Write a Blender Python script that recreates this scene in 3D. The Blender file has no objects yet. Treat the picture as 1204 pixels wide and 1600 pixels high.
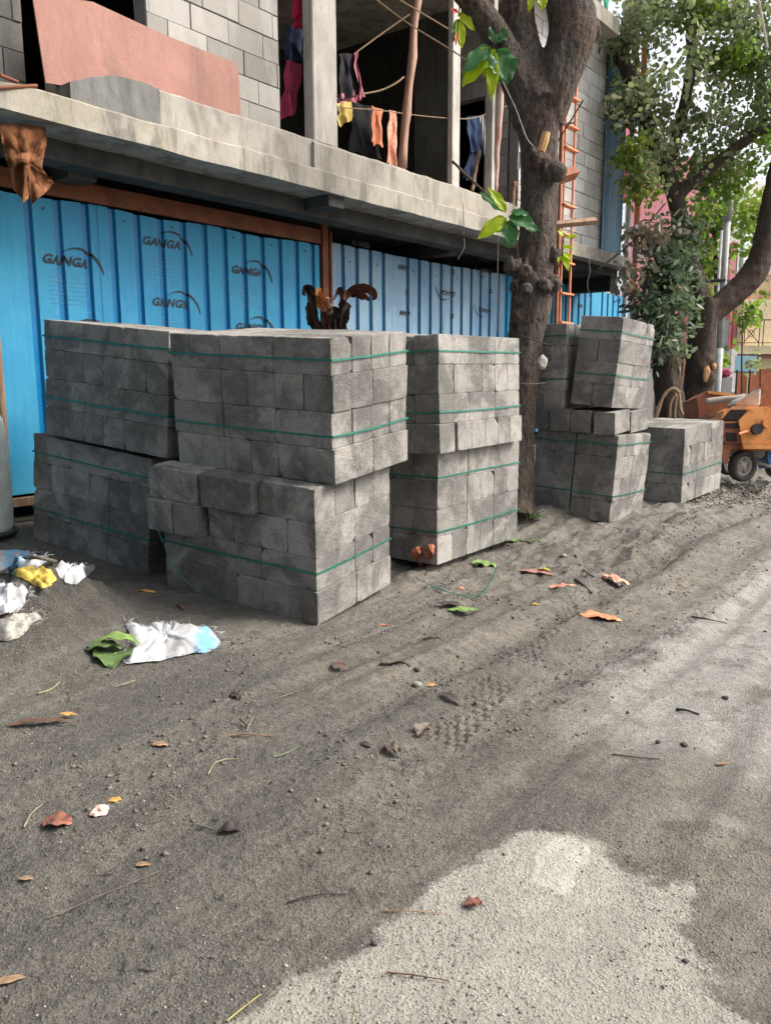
import bpy, bmesh, math, random
import numpy as np
from mathutils import Vector, Matrix, noise as mn

# ------------------------------------------------------------------ camera, sky, sun
random.seed(7)
rng = np.random.default_rng(7)
SC = bpy.context.scene
COL = SC.collection
FPX, PITCH, ROLL, EYE = 1261.2, math.radians(9.676), math.radians(-.272), 1.333
cam_d = bpy.data.cameras.new('camera')
cam_d.sensor_fit = 'VERTICAL'
cam_d.sensor_height = 32.0
cam_d.lens = 32.0 * FPX / 1600.0
cam_d.clip_start = .05
cam_d.clip_end = 3000
cam = bpy.data.objects.new('camera', cam_d)
COL.objects.link(cam)
cam.matrix_world = Matrix.Translation((0, 0, EYE)) @ Matrix.Rotation(math.pi/2 - PITCH, 4, 'X') @ Matrix.Rotation(ROLL, 4, 'Z')
SC.camera = cam

SUN_AZ, SUN_EL = math.radians(88), math.radians(44)      # azimuth measured from +Y towards +X
world = bpy.data.worlds.new('World')
SC.world = world
world.use_nodes = True
wn = world.node_tree
sky = wn.nodes.new('ShaderNodeTexSky')
sky.sky_type = 'NISHITA'
sky.sun_disc = False
sky.sun_elevation = SUN_EL
sky.sun_rotation = SUN_AZ
sky.air_density = 1.0
sky.dust_density = 6.0
sky.ozone_density = 1.0
bg = wn.nodes['Background']
bg.inputs['Strength'].default_value = .15
hs = wn.nodes.new('ShaderNodeHueSaturation')          # thin milky cloud: a paler, whiter sky
hs.inputs['Saturation'].default_value = .3
wn.links.new(sky.outputs[0], hs.inputs['Color'])
wn.links.new(hs.outputs[0], bg.inputs[0])
sun_d = bpy.data.lights.new('sun', 'SUN')
sun_d.energy = 2.25
sun_d.angle = math.radians(24)
sun_d.color = (1, .91, .80)
sun = bpy.data.objects.new('sun', sun_d)
COL.objects.link(sun)
sdir = Vector((math.sin(SUN_AZ)*math.cos(SUN_EL), math.cos(SUN_AZ)*math.cos(SUN_EL), math.sin(SUN_EL)))
sun.rotation_euler = sdir.to_track_quat('Z', 'Y').to_euler()
SC.view_settings.view_transform = 'Standard'
SC.view_settings.look = 'None'
SC.view_settings.gamma = 1
SC.view_settings.exposure = 1.0

# ------------------------------------------------------------------ frames of reference
cp, sp, cr, sr = math.cos(PITCH), math.sin(PITCH), math.cos(ROLL), math.sin(ROLL)
FW = np.array([0, cp, -sp]); _R = np.array([1, 0, 0.]); _U = np.array([0, sp, cp])
RT = _R*cr + _U*sr
UP = _U*cr - _R*sr
CC = np.array([0, 0, EYE])
AZ = math.radians(38.16)
SV = np.array([math.sin(AZ), math.cos(AZ), 0])           # along the street, away from the camera
NV = np.array([-math.cos(AZ), math.sin(AZ), 0])          # towards the building


def ray(x, y): return FW + RT*(x-602)/FPX + UP*(800-y)/FPX
def P(x, y, zc): return Vector(CC + ray(x, y)*zc)         # a point seen at (x, y) at a distance
def wp(x, y, d):
    r = ray(x, y); p = CC + r*(d/(r @ NV)); return float(p @ SV), float(p[2])
def st(t, d, z): return Vector(SV*t + NV*d + np.array([0, 0, z]))   # street frame -> world
MS = Matrix((tuple([SV[0], NV[0], 0, 0]), tuple([SV[1], NV[1], 0, 0]), (0, 0, 1, 0), (0, 0, 0, 1)))


# ------------------------------------------------------------------ numpy gradient noise
_perm = rng.permutation(512)
_perm = np.concatenate([_perm, _perm])
_ang = rng.random(512)*2*math.pi
_gx, _gy = np.cos(_ang), np.sin(_ang)
def pnoise(x, y):
    x = np.asarray(x, float); y = np.asarray(y, float)
    xi = np.floor(x).astype(int); yi = np.floor(y).astype(int)
    xf = x-xi; yf = y-yi
    u = xf*xf*xf*(xf*(xf*6-15)+10); v = yf*yf*yf*(yf*(yf*6-15)+10)
    def g(ix, iy, dx, dy):
        h = _perm[(_perm[ix & 511]+iy) & 511]
        return _gx[h]*dx+_gy[h]*dy
    a = g(xi, yi, xf, yf); b = g(xi+1, yi, xf-1, yf); c = g(xi, yi+1, xf, yf-1); d = g(xi+1, yi+1, xf-1, yf-1)
    return (a*(1-u)+b*u)*(1-v)+(c*(1-u)+d*u)*v
def fbm(x, y, o=4, g=.5):
    s = 0; a = 1
    for i in range(o):
        s = s+a*pnoise(x*2**i+17.3*i, y*2**i-9.1*i); a *= g
    return s
def sstep(a, b, x):
    q = np.clip((x-a)/(b-a), 0, 1); return q*q*(3-2*q)

# wheel tracks with a block tread, as (world point, world point)
def g0(x, y, z=-.05):
    r = ray(x, y); p = CC+r*((z-EYE)/r[2]); return p[:2]
TRACKS = [(g0(640, 1185), g0(905, 925), .085), (g0(905, 925), g0(1010, 862), .085), (g0(1000, 1010), g0(1204, 868), .06)]
FLATSPOTS = [(1.76, 8.2, .5, .06)]
def ground_h(x, y):
    x = np.asarray(x, float); y = np.asarray(y, float)
    t = x*SV[0]+y*SV[1]; d = x*NV[0]+y*NV[1]
    h = np.interp(d, [-60, -3, 1.5, 2.4, 3.05, 3.8, 4.6, 5.75, 6.4, 9], [-.1, -.1, -.1, -.095, -.08, -.03, .0, .13, .16, .16])
    h = h+sstep(5.2, 7.2, t)*(1-sstep(3.6, 4.8, d))*.07*sstep(1.0, 2.6, d)
    h = h-sstep(7.8, 9, t)*(1-sstep(3.4, 4.6, d))*.045
    mo = np.exp(-(((x+1.86)/.34)**2+((y-4.2)/.5)**2)); h = h+.33*mo*(1+.3*fbm(x*5, y*5, 3))+.03*sstep(.15, .5, mo)*np.maximum(fbm(x*13, y*13, 3), 0)
    h = h+.13*np.exp(-(((x-1.32)/.34)**2+((y-7.42)/.26)**2))
    near = 1-sstep(20, 40, np.hypot(x, y))
    lump = sstep(1.7, 2.5, d)*(1-sstep(4.5, 5.6, d))
    rough = .35+.65*sstep(.9, 1.9, d)
    n1 = fbm(t*.9, d*1.6, 3)
    n2 = fbm(x*4.2, y*4.2, 4, .55)
    h = h+near*(.018*n1+.012*n2*rough+.075*lump*sstep(3.2, 5.4, t)*np.maximum(fbm(t*1.8, d*3.8, 4, .6), -.5))
    hx, hy = g0(905, 872); h = h-near*.09*np.exp(-(((x-hx)/.26)**2+((y-hy)/.15)**2))*(1+.6*fbm(x*9, y*9, 2))+near*.05*np.exp(-(((x-hx+.1)/.34)**2+((y-hy-.26)/.12)**2))*(1+.6*fbm(x*9, y*9, 2))
    # tyre ruts along the street
    for dd, w, dp in ((1.62, .14, .034), (2.1, .11, .046), (1.25, .06, .022), (2.55, .07, .03), (.8, .09, .02), (.35, .18, .014)):
        e = (d-dd-.09*pnoise(t*.5, d*0+dd)-.03*pnoise(t*2.3, d*0+dd))/w
        amp = dp*(.6+.6*pnoise(t*.9, d*0+dd*7)+.2)*sstep(1.2, 3.2, t)
        h = h-near*amp*(np.exp(-e**2)-.55*np.exp(-(np.abs(e)-1.6)**2*3))
    fine = fbm(x*21, y*21, 3, .6)
    h = h+near*fine*.006*rough
    crumbs = np.maximum(fbm(x*38, y*38, 2, .6)-.18, 0)
    h = h+near*crumbs*.022*rough
    for a, b, w in TRACKS:
        dx, dy = b-a; L = math.hypot(dx, dy); dx /= L; dy /= L
        u = (x-a[0])*dx+(y-a[1])*dy; v = -(x-a[0])*dy+(y-a[1])*dx
        m = sstep(-.05, .05, u)*(1-sstep(L-.05, L+.05, u))*(1-sstep(w*.85, w, np.abs(v)))
        v = v+.012*pnoise(u*7, v*3); u = u+.010*pnoise(u*5+9, v*9)
        pu = u/.052; row = np.floor(pu); pv = v/.044+.5*(row % 2)
        fu = np.abs(pu-row-.5)*2; fv = np.abs(pv-np.floor(pv)-.5)*2
        blk = (1-sstep(.62, .92, fu))*(1-sstep(.60, .90, fv))
        keep = sstep(-.3, .05, pnoise(u*3.1+5, v*3))
        h = h+m*keep*(.015*blk-.017)
    return h
def gp(x, y, lift=0.):
    # first meeting of the sight line with the ground
    rr_ = ray(x, y); a = max(1.0, .72*(EYE)/max(-rr_[2], .02)); b = (EYE+.35)/max(-rr_[2], .02)
    ts = np.linspace(a, b, 60); k = np.argmax(EYE+rr_[2]*ts < ground_h(rr_[0]*ts, rr_[1]*ts))
    lo, hi = (ts[k-1], ts[k]) if k else (a, b)
    for i in range(7):
        m_ = (lo+hi)/2
        if EYE+rr_[2]*m_ < float(ground_h(rr_[0]*m_, rr_[1]*m_)): hi = m_
        else: lo = m_
    return Vector((rr_[0]*hi, rr_[1]*hi, float(ground_h(rr_[0]*hi, rr_[1]*hi))+lift))
def gz(x, y): return float(ground_h(x, y))


# ------------------------------------------------------------------ materials
MATS = {}
def nodes(name, rough=.8, spec=.3, metal=0.):
    m = bpy.data.materials.new(name); m.use_nodes = True
    nt = m.node_tree; b = nt.nodes['Principled BSDF']
    b.inputs['Roughness'].default_value = rough
    b.inputs['Specular IOR Level'].default_value = spec
    b.inputs['Metallic'].default_value = metal
    MATS[name] = m
    return m, nt, b
def nd(nt, ty, **k):
    n = nt.nodes.new(ty)
    for a, v in k.items():
        if a.startswith('i_'):
            n.inputs[a[2:].replace('_', ' ')].default_value = v
        else: setattr(n, a, v)
    return n
def noise(nt, scale, detail=6, rough=.6, vec=None, dist=0.):
    n = nd(nt, 'ShaderNodeTexNoise'); n.inputs['Scale'].default_value = scale; n.inputs['Detail'].default_value = detail
    n.inputs['Roughness'].default_value = rough; n.inputs['Distortion'].default_value = dist
    if vec is not None: nt.links.new(vec, n.inputs['Vector'])
    return n.outputs['Fac']
def ramp(nt, fac, a, b, ca=(0, 0, 0), cb=(1, 1, 1)):
    r = nd(nt, 'ShaderNodeValToRGB'); e = r.color_ramp.elements
    e[0].position = a; e[1].position = b; e[0].color = (*ca, 1); e[1].color = (*cb, 1)
    nt.links.new(fac, r.inputs[0]); return r.outputs[0]
def mix(nt, fac, a, b, mode='MIX'):
    n = nd(nt, 'ShaderNodeMix', data_type='RGBA', blend_type=mode)
    for s, v in ((n.inputs[0], fac), (n.inputs[6], a), (n.inputs[7], b)):
        if isinstance(v, (tuple, list)): s.default_value = (*v, 1) if len(v) == 3 else v
        elif isinstance(v, (int, float)): s.default_value = v
        else: nt.links.new(v, s)
    return n.outputs[2]
def mth(nt, op, a, b=None, clamp=False):
    n = nd(nt, 'ShaderNodeMath', operation=op, use_clamp=clamp)
    for s, v in ((n.inputs[0], a), (n.inputs[1], b)):
        if v is None: continue
        if isinstance(v, (int, float)): s.default_value = v
        else: nt.links.new(v, s)
    return n.outputs[0]
def bump(nt, b, h, strength=.5, dist=.01):
    n = nd(nt, 'ShaderNodeBump'); n.inputs['Strength'].default_value = strength; n.inputs['Distance'].default_value = dist
    nt.links.new(h, n.inputs['Height']); nt.links.new(n.outputs[0], b.inputs['Normal']); return n
def coord(nt, kind='Object', scale=(1, 1, 1), rot=(0, 0, 0)):
    c = nd(nt, 'ShaderNodeTexCoord'); m = nd(nt, 'ShaderNodeMapping')
    m.inputs['Scale'].default_value = scale; m.inputs['Rotation'].default_value = rot
    nt.links.new(c.outputs[kind], m.inputs[0]); return m.outputs[0]
def worldpos(nt, scale=(1, 1, 1), rotz=0.):
    c = nd(nt, 'ShaderNodeNewGeometry'); m = nd(nt, 'ShaderNodeMapping')
    m.inputs['Scale'].default_value = scale; m.inputs['Rotation'].default_value = (0, 0, rotz)
    nt.links.new(c.outputs['Position'], m.inputs[0]); return m.outputs[0]
def simple(name, c1, c2, scale=8, rough=.8, bs=.3, bd=.004, bscale=60, spec=.3, metal=0., stretch=(1, 1, 1), lo=.35, hi=.65):
    m, nt, b = nodes(name, rough, spec, metal)
    v = coord(nt, 'Object', stretch)
    f = noise(nt, scale, 8, .65, v)
    nt.links.new(ramp(nt, f, lo, hi, c1, c2), b.inputs['Base Color'])
    bump(nt, b, noise(nt, bscale, 6, .7, v), bs, bd)
    return m

# --- concrete block
def mth_vec(nt, v, rnd):
    n = nd(nt, 'ShaderNodeVectorMath', operation='ADD'); nt.links.new(v, n.inputs[0])
    k = nd(nt, 'ShaderNodeVectorMath', operation='SCALE'); k.inputs[0].default_value = (17, 31, 9); nt.links.new(rnd, k.inputs['Scale']); nt.links.new(k.outputs[0], n.inputs[1])
    return n.outputs[0]
def streetpos(nt, scale):
    a = worldpos(nt, (1, 1, 1), -(math.pi/2-AZ)); m = nd(nt, 'ShaderNodeMapping'); m.inputs['Scale'].default_value = scale
    nt.links.new(a, m.inputs[0]); return m.outputs[0]
def block_mat():
    m, nt, b = nodes('grey_concrete_block', .92, .2)
    wp_ = worldpos(nt)
    oi = nd(nt, 'ShaderNodeObjectInfo')
    base = mix(nt, oi.outputs['Random'], (.225, .213, .196), (.43, .408, .378))
    big = ramp(nt, noise(nt, 2.3, 7, .62, wp_, .5), .45, .56)
    c = mix(nt, mth(nt, 'MULTIPLY', big, .72), base, (.10, .097, .092))
    ov = coord(nt)
    patch = ramp(nt, noise(nt, 7, 6, .65, ov, .6), .48, .7)
    c = mix(nt, mth(nt, 'MULTIPLY', patch, .4), c, (.46, .445, .42))
    damp = ramp(nt, noise(nt, 3.7, 6, .7, mth_vec(nt, ov, oi.outputs['Random']), 1.2), .50, .60)
    c = mix(nt, mth(nt, 'MULTIPLY', damp, .38), c, (.115, .11, .103))
    fine = noise(nt, 150, 4, .85, ov)
    c = mix(nt, mth(nt, 'MULTIPLY', ramp(nt, fine, .32, .44, (1, 1, 1), (0, 0, 0)), .8), c, (.09, .087, .082))
    c = mix(nt, ramp(nt, fine, .58, .70), c, mix(nt, .5, c, (.5, .48, .45)))
    grain = noise(nt, 75, 3, .75, ov)
    c = mix(nt, mth(nt, 'MULTIPLY', ramp(nt, grain, .34, .46, (1, 1, 1), (0, 0, 0)), .55), c, (.10, .097, .09))
    c = mix(nt, mth(nt, 'MULTIPLY', ramp(nt, grain, .56, .66), .3), c, (.5, .485, .46))
    white = ramp(nt, noise(nt, 9, 8, .8, wp_, 1.5), .70, .73)
    c = mix(nt, white, c, (.66, .65, .63))
    nt.links.new(c, b.inputs['Base Color'])
    v = nd(nt, 'ShaderNodeTexVoronoi'); v.inputs['Scale'].default_value = 130
    nt.links.new(ov, v.inputs['Vector'])
    hh = mth(nt, 'ADD', mth(nt, 'ADD', mth(nt, 'MULTIPLY', fine, 1.2), mth(nt, 'MULTIPLY', grain, 1.2)), mth(nt, 'MULTIPLY', ramp(nt, v.outputs['Distance'], .1, .45), .6))
    hh = mth(nt, 'ADD', hh, mth(nt, 'MULTIPLY', noise(nt, 22, 4, .6, ov), 1.2))
    bump(nt, b, hh, 1., .006)
    return m
M_BLOCK = block_mat()

def cast_mat(name, c1, c2, cdark, moss=0., scale=1.3, stain=(1, 1, .25)):
    m, nt, b = nodes(name, .9, .2)
    w = worldpos(nt)
    c = mix(nt, ramp(nt, noise(nt, scale*2, 8, .65, w), .35, .65), c1, c2)
    ws = worldpos(nt, stain)
    c = mix(nt, mth(nt, 'MULTIPLY', ramp(nt, noise(nt, 5, 8, .72, ws, .5), .49, .64), .65), c, cdark)
    if moss: c = mix(nt, mth(nt, 'MULTIPLY', ramp(nt, noise(nt, 1.7, 5, .6, w), .56, .66), moss), c, (.21, .19, .085))
    nt.links.new(c, b.inputs['Base Color'])
    hh = mth(nt, 'ADD', noise(nt, 70, 5, .75, w), mth(nt, 'MULTIPLY', noise(nt, 7, 5, .6, w), 1.5))
    bump(nt, b, hh, .6, .01)
    return m
M_SLAB = cast_mat('cast_concrete_edge', (.24, .22, .188), (.38, .355, .308), (.075, .07, .062), .25)
M_CURB = cast_mat('cast_concrete_kerb', (.26, .24, .21), (.37, .345, .305), (.13, .12, .10), .15)
M_DARKCURB = cast_mat('weathered_dark_concrete', (.13, .13, .125), (.2, .2, .19), (.07, .07, .07))
M_COLUMN = cast_mat('pale_column_concrete', (.36, .34, .31), (.48, .46, .42), (.2, .19, .17))
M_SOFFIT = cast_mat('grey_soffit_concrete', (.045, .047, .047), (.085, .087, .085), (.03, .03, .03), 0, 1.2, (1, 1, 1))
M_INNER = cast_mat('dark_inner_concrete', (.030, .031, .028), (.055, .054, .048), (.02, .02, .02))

M_COLDARK = cast_mat('greenish_dark_concrete', (.10, .10, .088), (.15, .148, .13), (.07, .07, .06))
def masonry_mat(name='wall_block_masonry', ca=(.215, .205, .19), cb=(.37, .355, .33)):
    m, nt, b = nodes(name, .92, .2)
    w = worldpos(nt)
    a = nd(nt, 'ShaderNodeAttribute', attribute_name='tone')
    c = mix(nt, a.outputs['Fac'], ca, cb)
    c = mix(nt, mth(nt, 'MULTIPLY', ramp(nt, noise(nt, 1.4, 6, .65, w), .42, .66), .45), c, (.18, .165, .145))
    c = mix(nt, mth(nt, 'MULTIPLY', ramp(nt, noise(nt, 4, 7, .7, worldpos(nt, (1, 1, .3))), .5, .7), .5), c, (.43, .42, .40))
    nt.links.new(c, b.inputs['Base Color'])
    bump(nt, b, mth(nt, 'ADD', noise(nt, 90, 5, .8, w), noise(nt, 12, 4, .6, w)), .6, .006)
    return m
M_MASON = masonry_mat()
M_MASON_GLARE = masonry_mat('glare_paled_masonry', (.46, .45, .43), (.62, .61, .59))  # far right wall: hazy glare put into the colour as paler blocks
M_MORTAR = simple('rough_mortar', (.15, .14, .13), (.25, .235, .22), 20, .95)

# --- corrugated sheet
def sheet_mat(name, blue, film, filmamt):
    m, nt, b = nodes(name, .45, .3)
    w = worldpos(nt)
    a = nd(nt, 'ShaderNodeAttribute', attribute_name='film')
    streak = ramp(nt, noise(nt, 5, 8, .75, worldpos(nt, (5, 5, .22))), .28, .72)
    f = mth(nt, 'MULTIPLY', a.outputs['Fac'], mth(nt, 'MULTIPLY_ADD', streak, filmamt))
    nt.nodes[-1].inputs[2].default_value = filmamt*.25
    blo = ramp(nt, noise(nt, 1.1, 4, .55, w), .35, .65)
    f = mth(nt, 'MULTIPLY', f, mth(nt, 'MULTIPLY_ADD', blo, .75)); nt.nodes[-1].inputs[2].default_value = .35
    c = mix(nt, f, blue, film)
    dirt = ramp(nt, noise(nt, 14, 8, .8, worldpos(nt, (1, 1, .12))), .6, .75)
    c = mix(nt, mth(nt, 'MULTIPLY', dirt, .45), c, (.10, .13, .15))
    rs_ = ramp(nt, noise(nt, 3.3, 9, .8, worldpos(nt, (1, 1, .3)), .6), .64, .70)
    c = mix(nt, mth(nt, 'MULTIPLY', rs_, .5), c, (.10, .06, .04))
    nt.links.new(c, b.inputs['Base Color'])
    nt.links.new(mth(nt, 'MULTIPLY_ADD', f, .35), b.inputs['Roughness']); nt.nodes[-1].inputs[2].default_value = .42
    bump(nt, b, mth(nt, 'ADD', noise(nt, 5, 3, .5, w), mth(nt, 'MULTIPLY', noise(nt, 60, 6, .8, worldpos(nt, (1, 1, .15))), .15)), .45, .02)
    return m
M_SHEET1 = sheet_mat('blue_sheet_metal', (.0, .14, .33), (.045, .29, .45), .42)
M_SHEET2 = sheet_mat('blue_sheet_metal_milky', (.015, .11, .24), (.22, .34, .44), .75)
M_PRINT = simple('black_stamp_ink', (.012, .014, .02), (.03, .035, .05), 30, .6)
M_FAINT = simple('faint_blue_grey_ink', (.10, .20, .30), (.17, .30, .42), 60, .6)
M_RUST = simple('rusty_brown_steel', (.10, .035, .018), (.20, .07, .032), 6, .75, .5, .004, 50)
M_RUST2 = simple('red_oxide_timber', (.17, .06, .03), (.3, .11, .05), 9, .8, .5, .004, 50)
M_TIMBER = simple('weathered_timber', (.15, .09, .055), (.3, .2, .13), 8, .85, .5, .004, 30, stretch=(4, 4, .5))
M_ORANGE = simple('orange_red_painted_steel', (.50, .16, .07), (.66, .25, .12), 9, .6, .3, .003, 50)
M_PINKB = cast_mat('faded_pink_board', (.29, .155, .128), (.36, .20, .165), (.21, .125, .105))
M_BLUEJ = simple('pale_blue_jamb_plaster', (.20, .26, .36), (.30, .36, .46), 5, .85)
M_BAMBOO = simple('pinkish_bamboo_pole', (.24, .13, .09), (.40, .25, .18), 5, .7, .4, .004, 30, stretch=(6, 6, 1))
M_STRAP = simple('green_plastic_strap', (.0, .10, .07), (.004, .18, .125), 10, .42, .1, .001, 40, .5)
M_STRAPD = simple('dark_green_plastic_strap', (.006, .06, .045), (.012, .10, .075), 10, .5, .1, .001, 40, .5)
M_WIRE = simple('dull_grey_wire', (.12, .12, .12), (.25, .25, .25), 20, .6)
M_DARKWIRE = simple('dark_wire', (.03, .03, .03), (.05, .05, .05), 20, .6)
M_JUTE = simple('brown_rope_fibre', (.16, .11, .065), (.30, .21, .13), 60, .9, .8, .004, 150)

def bark_mat(name, c1, c2, cd, sc=1.):
    m, nt, b = nodes(name, .92, .15)
    v = coord(nt, 'Object', (1, 1, .22)); w = coord(nt)
    f1 = noise(nt, 34*sc, 8, .8, v, .5)
    c = mix(nt, ramp(nt, f1, .36, .62), cd, c1)
    c = mix(nt, ramp(nt, noise(nt, 3.2, 5, .6, w), .42, .62), c, mix(nt, ramp(nt, f1, .36, .62), cd, c2))
    nt.links.new(c, b.inputs['Base Color'])
    hh = mth(nt, 'ADD', mth(nt, 'MULTIPLY', f1, 2.), noise(nt, 60, 6, .7, w))
    bump(nt, b, hh, 1., .02)
    return m
M_BARK = bark_mat('rough_grey_brown_bark', (.17, .145, .125), (.19, .135, .11), (.025, .021, .018))
M_BARK2 = bark_mat('smooth_brown_bark', (.115, .088, .07), (.085, .065, .05), (.045, .034, .027), .6)
M_CUTWOOD = simple('fresh_cut_wood', (.42, .22, .09), (.62, .38, .18), 14, .8)

def leaf_mat(name, c1, c2, c3, trans=.35, rough=.55, veins=False):
    m, nt, b = nodes(name, rough, .35)
    a = nd(nt, 'ShaderNodeAttribute', attribute_name='tone')
    c = mix(nt, ramp(nt, a.outputs['Fac'], 0, .6), c1, c2)
    c = mix(nt, ramp(nt, a.outputs['Fac'], .72, 1.), c, c3)
    if veins: c = mix(nt, mth(nt, 'MULTIPLY', ramp(nt, noise(nt, 25, 6, .7, coord(nt)), .45, .65), .5), c, c3)
    nt.links.new(c, b.inputs['Base Color'])
    tr = nd(nt, 'ShaderNodeBsdfTranslucent'); nt.links.new(mix(nt, .45, c, (c2[0]*1.8, c2[1]*2.2, c2[2]), 'MIX'), tr.inputs[0])
    mx = nd(nt, 'ShaderNodeMixShader'); mx.inputs[0].default_value = trans
    nt.links.new(b.outputs[0], mx.inputs[1]); nt.links.new(tr.outputs[0], mx.inputs[2])
    nt.links.new(mx.outputs[0], nt.nodes['Material Output'].inputs[0])
    return m
M_LEAFGREY = leaf_mat('dusty_grey_green_leaves', (.055, .075, .045), (.20, .225, .14), (.40, .39, .26), .5)
M_LEAFDARK = leaf_mat('dark_green_leaves', (.05, .085, .055), (.12, .155, .11), (.24, .26, .2), .35)
M_LEAFLIGHT = leaf_mat('yellow_green_leaves', (.07, .12, .025), (.15, .22, .04), (.35, .30, .06), .5)
M_LEAFMAUVE = leaf_mat('withered_mauve_leaves', (.11, .10, .085), (.2, .17, .15), (.30, .2, .17), .25)
M_LEAFBIG = leaf_mat('broad_dark_green_leaf', (.03, .10, .03), (.05, .16, .045), (.10, .22, .05), .3, .4)
M_LEAFLIME = leaf_mat('broad_lime_leaf', (.30, .40, .01), (.38, .48, .012), (.45, .52, .03), .45, .45)
M_LEAFRED = simple('red_new_leaf', (.5, .08, .04), (.62, .14, .07), 10, .5)

def flat(name, c, rough=.7, v=.18, **k):
    return simple(name, tuple(x*(1-v) for x in c), tuple(min(1, x*(1+v)) for x in c), k.pop('scale', 9), rough, **k)


# ------------------------------------------------------------------ object helpers
def props(o, label=None, cat=None, group=None, kind=None):
    if label: o['label'] = label
    if cat: o['category'] = cat
    if group: o['group'] = group
    if kind: o['kind'] = kind
    return o
def thing(name, label, cat, loc=(0, 0, 0), rotz=0., group=None, mw=None):
    o = bpy.data.objects.new(name, None); COL.objects.link(o)
    o.empty_display_size = .1
    o.matrix_world = mw if mw is not None else Matrix.Translation(loc) @ Matrix.Rotation(rotz, 4, 'Z')
    return props(o, label, cat, group)
WORLDM = {}
def wm(o):
    m = o.matrix_basis.copy()
    while o.parent is not None:
        o = o.parent; m = o.matrix_basis @ m
    return m
def link(name, me, m, parent=None, local=False):
    if m is not None:
        if isinstance(m, (list, tuple)):
            for q in m: me.materials.append(q)
        else: me.materials.append(m)
    o = bpy.data.objects.new(name, me); COL.objects.link(o)
    if parent is not None:
        if not local: me.transform(wm(parent).inverted())
        o.parent = parent
    return o
def obj(name, bm, m, parent=None, smooth=False, local=False):
    me = bpy.data.meshes.new(name)
    bmesh.ops.recalc_face_normals(bm, faces=bm.faces)
    bm.to_mesh(me); bm.free()
    if smooth: me.polygons.foreach_set('use_smooth', [True]*len(me.polygons))
    return link(name, me, m, parent, local)
def solo(name, bm, m, label, cat, group=None, smooth=False, kind=None):
    """a top-level thing that is one mesh; origin moved to its base"""
    me = bpy.data.meshes.new(name)
    bmesh.ops.recalc_face_normals(bm, faces=bm.faces)
    bm.to_mesh(me); bm.free()
    return solo_me(name, me, m, label, cat, group, smooth, kind)
def solo_me(name, me, m, label, cat, group=None, smooth=False, kind=None):
    if smooth: me.polygons.foreach_set('use_smooth', [True]*len(me.polygons))
    co = np.empty(len(me.vertices)*3); me.vertices.foreach_get('co', co); co = co.reshape(-1, 3)
    b = Vector(((co[:, 0].min()+co[:, 0].max())/2, (co[:, 1].min()+co[:, 1].max())/2, co[:, 2].min()))
    me.transform(Matrix.Translation(-b))
    o = link(name, me, m); o.location = b
    return props(o, label, cat, group, kind)
def npmesh(name, v, f, tone=None, attr='tone'):
    """mesh from numpy verts and equal-sized faces"""
    me = bpy.data.meshes.new(name)
    v = np.asarray(v, np.float32); f = np.asarray(f, np.int32); n, k = f.shape
    me.vertices.add(len(v)); me.vertices.foreach_set('co', v.ravel())
    me.loops.add(n*k); me.loops.foreach_set('vertex_index', f.ravel())
    me.polygons.add(n); me.polygons.foreach_set('loop_start', np.arange(0, n*k, k, dtype=np.int32))
    me.polygons.foreach_set('loop_total', np.full(n, k, dtype=np.int32))
    me.update(calc_edges=True)
    if tone is not None:
        a = me.attributes.new(attr, 'FLOAT', 'POINT'); a.data.foreach_set('value', np.asarray(tone, np.float32))
    return me
def BM(): return bmesh.new()
def box(bm, lo, hi, M=None, bev=0., seg=1):
    lo = Vector(lo); hi = Vector(hi)
    r = bmesh.ops.create_cube(bm, size=1)
    vs = r['verts']
    s = hi-lo; c = (hi+lo)/2
    for v in vs: v.co = Vector((v.co.x*s.x+c.x, v.co.y*s.y+c.y, v.co.z*s.z+c.z))
    if bev:
        es = {e for v in vs for e in v.link_edges}
        r = bmesh.ops.bevel(bm, geom=list(es), offset=bev, segments=seg, profile=.5, affect='EDGES')
        vs = list({v for f in r['faces'] for v in f.verts} | {v for v in vs if v.is_valid})
    if M is not None:
        for v in vs: v.co = M @ v.co
    return vs
def sbox(bm, t0, t1, d0, d1, z0, z1, bev=0.): return box(bm, (t0, d0, z0), (t1, d1, z1), MS, bev)
def tube(bm, pts, rad, n=8, cap=True, wob=0.):
    pts = [Vector(p) for p in pts]
    if not isinstance(rad, (list, tuple)): rad = [rad]*len(pts)
    rings = []; ref = None
    for i, p in enumerate(pts):
        a = pts[max(i-1, 0)]; b = pts[min(i+1, len(pts)-1)]
        tdir = (b-a).normalized()
        if ref is None: ref = Vector((0, 0, 1)) if abs(tdir.z) < .9 else Vector((1, 0, 0))
        ref = (ref-tdir*ref.dot(tdir)).normalized(); bi = tdir.cross(ref)
        ring = []
        for k in range(n):
            an = 2*math.pi*k/n; r = rad[i]
            if wob: r *= 1+wob*mn.noise(p*1.7+Vector((math.cos(an), math.sin(an), 0))*1.3)
            ring.append(bm.verts.new(p+(ref*math.cos(an)+bi*math.sin(an))*r))
        rings.append(ring)
    for a, b in zip(rings, rings[1:]):
        for k in range(n): bm.faces.new((a[k], a[(k+1) % n], b[(k+1) % n], b[k]))
    if cap:
        bm.faces.new(rings[0][::-1]); bm.faces.new(rings[-1])
def curve(pts, n=8):
    """Catmull-Rom through points"""
    p = [Vector(q) for q in pts]; p = [p[0]*2-p[1]]+p+[p[-1]*2-p[-2]]; out = []
    for i in range(1, len(p)-2):
        for k in range(n):
            s = k/n
            out.append(.5*((2*p[i])+(p[i+1]-p[i-1])*s+(2*p[i-1]-5*p[i]+4*p[i+1]-p[i+2])*s*s+(3*p[i]-p[i-1]-3*p[i+1]+p[i+2])*s**3))
    return out+[p[-2]]
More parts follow.
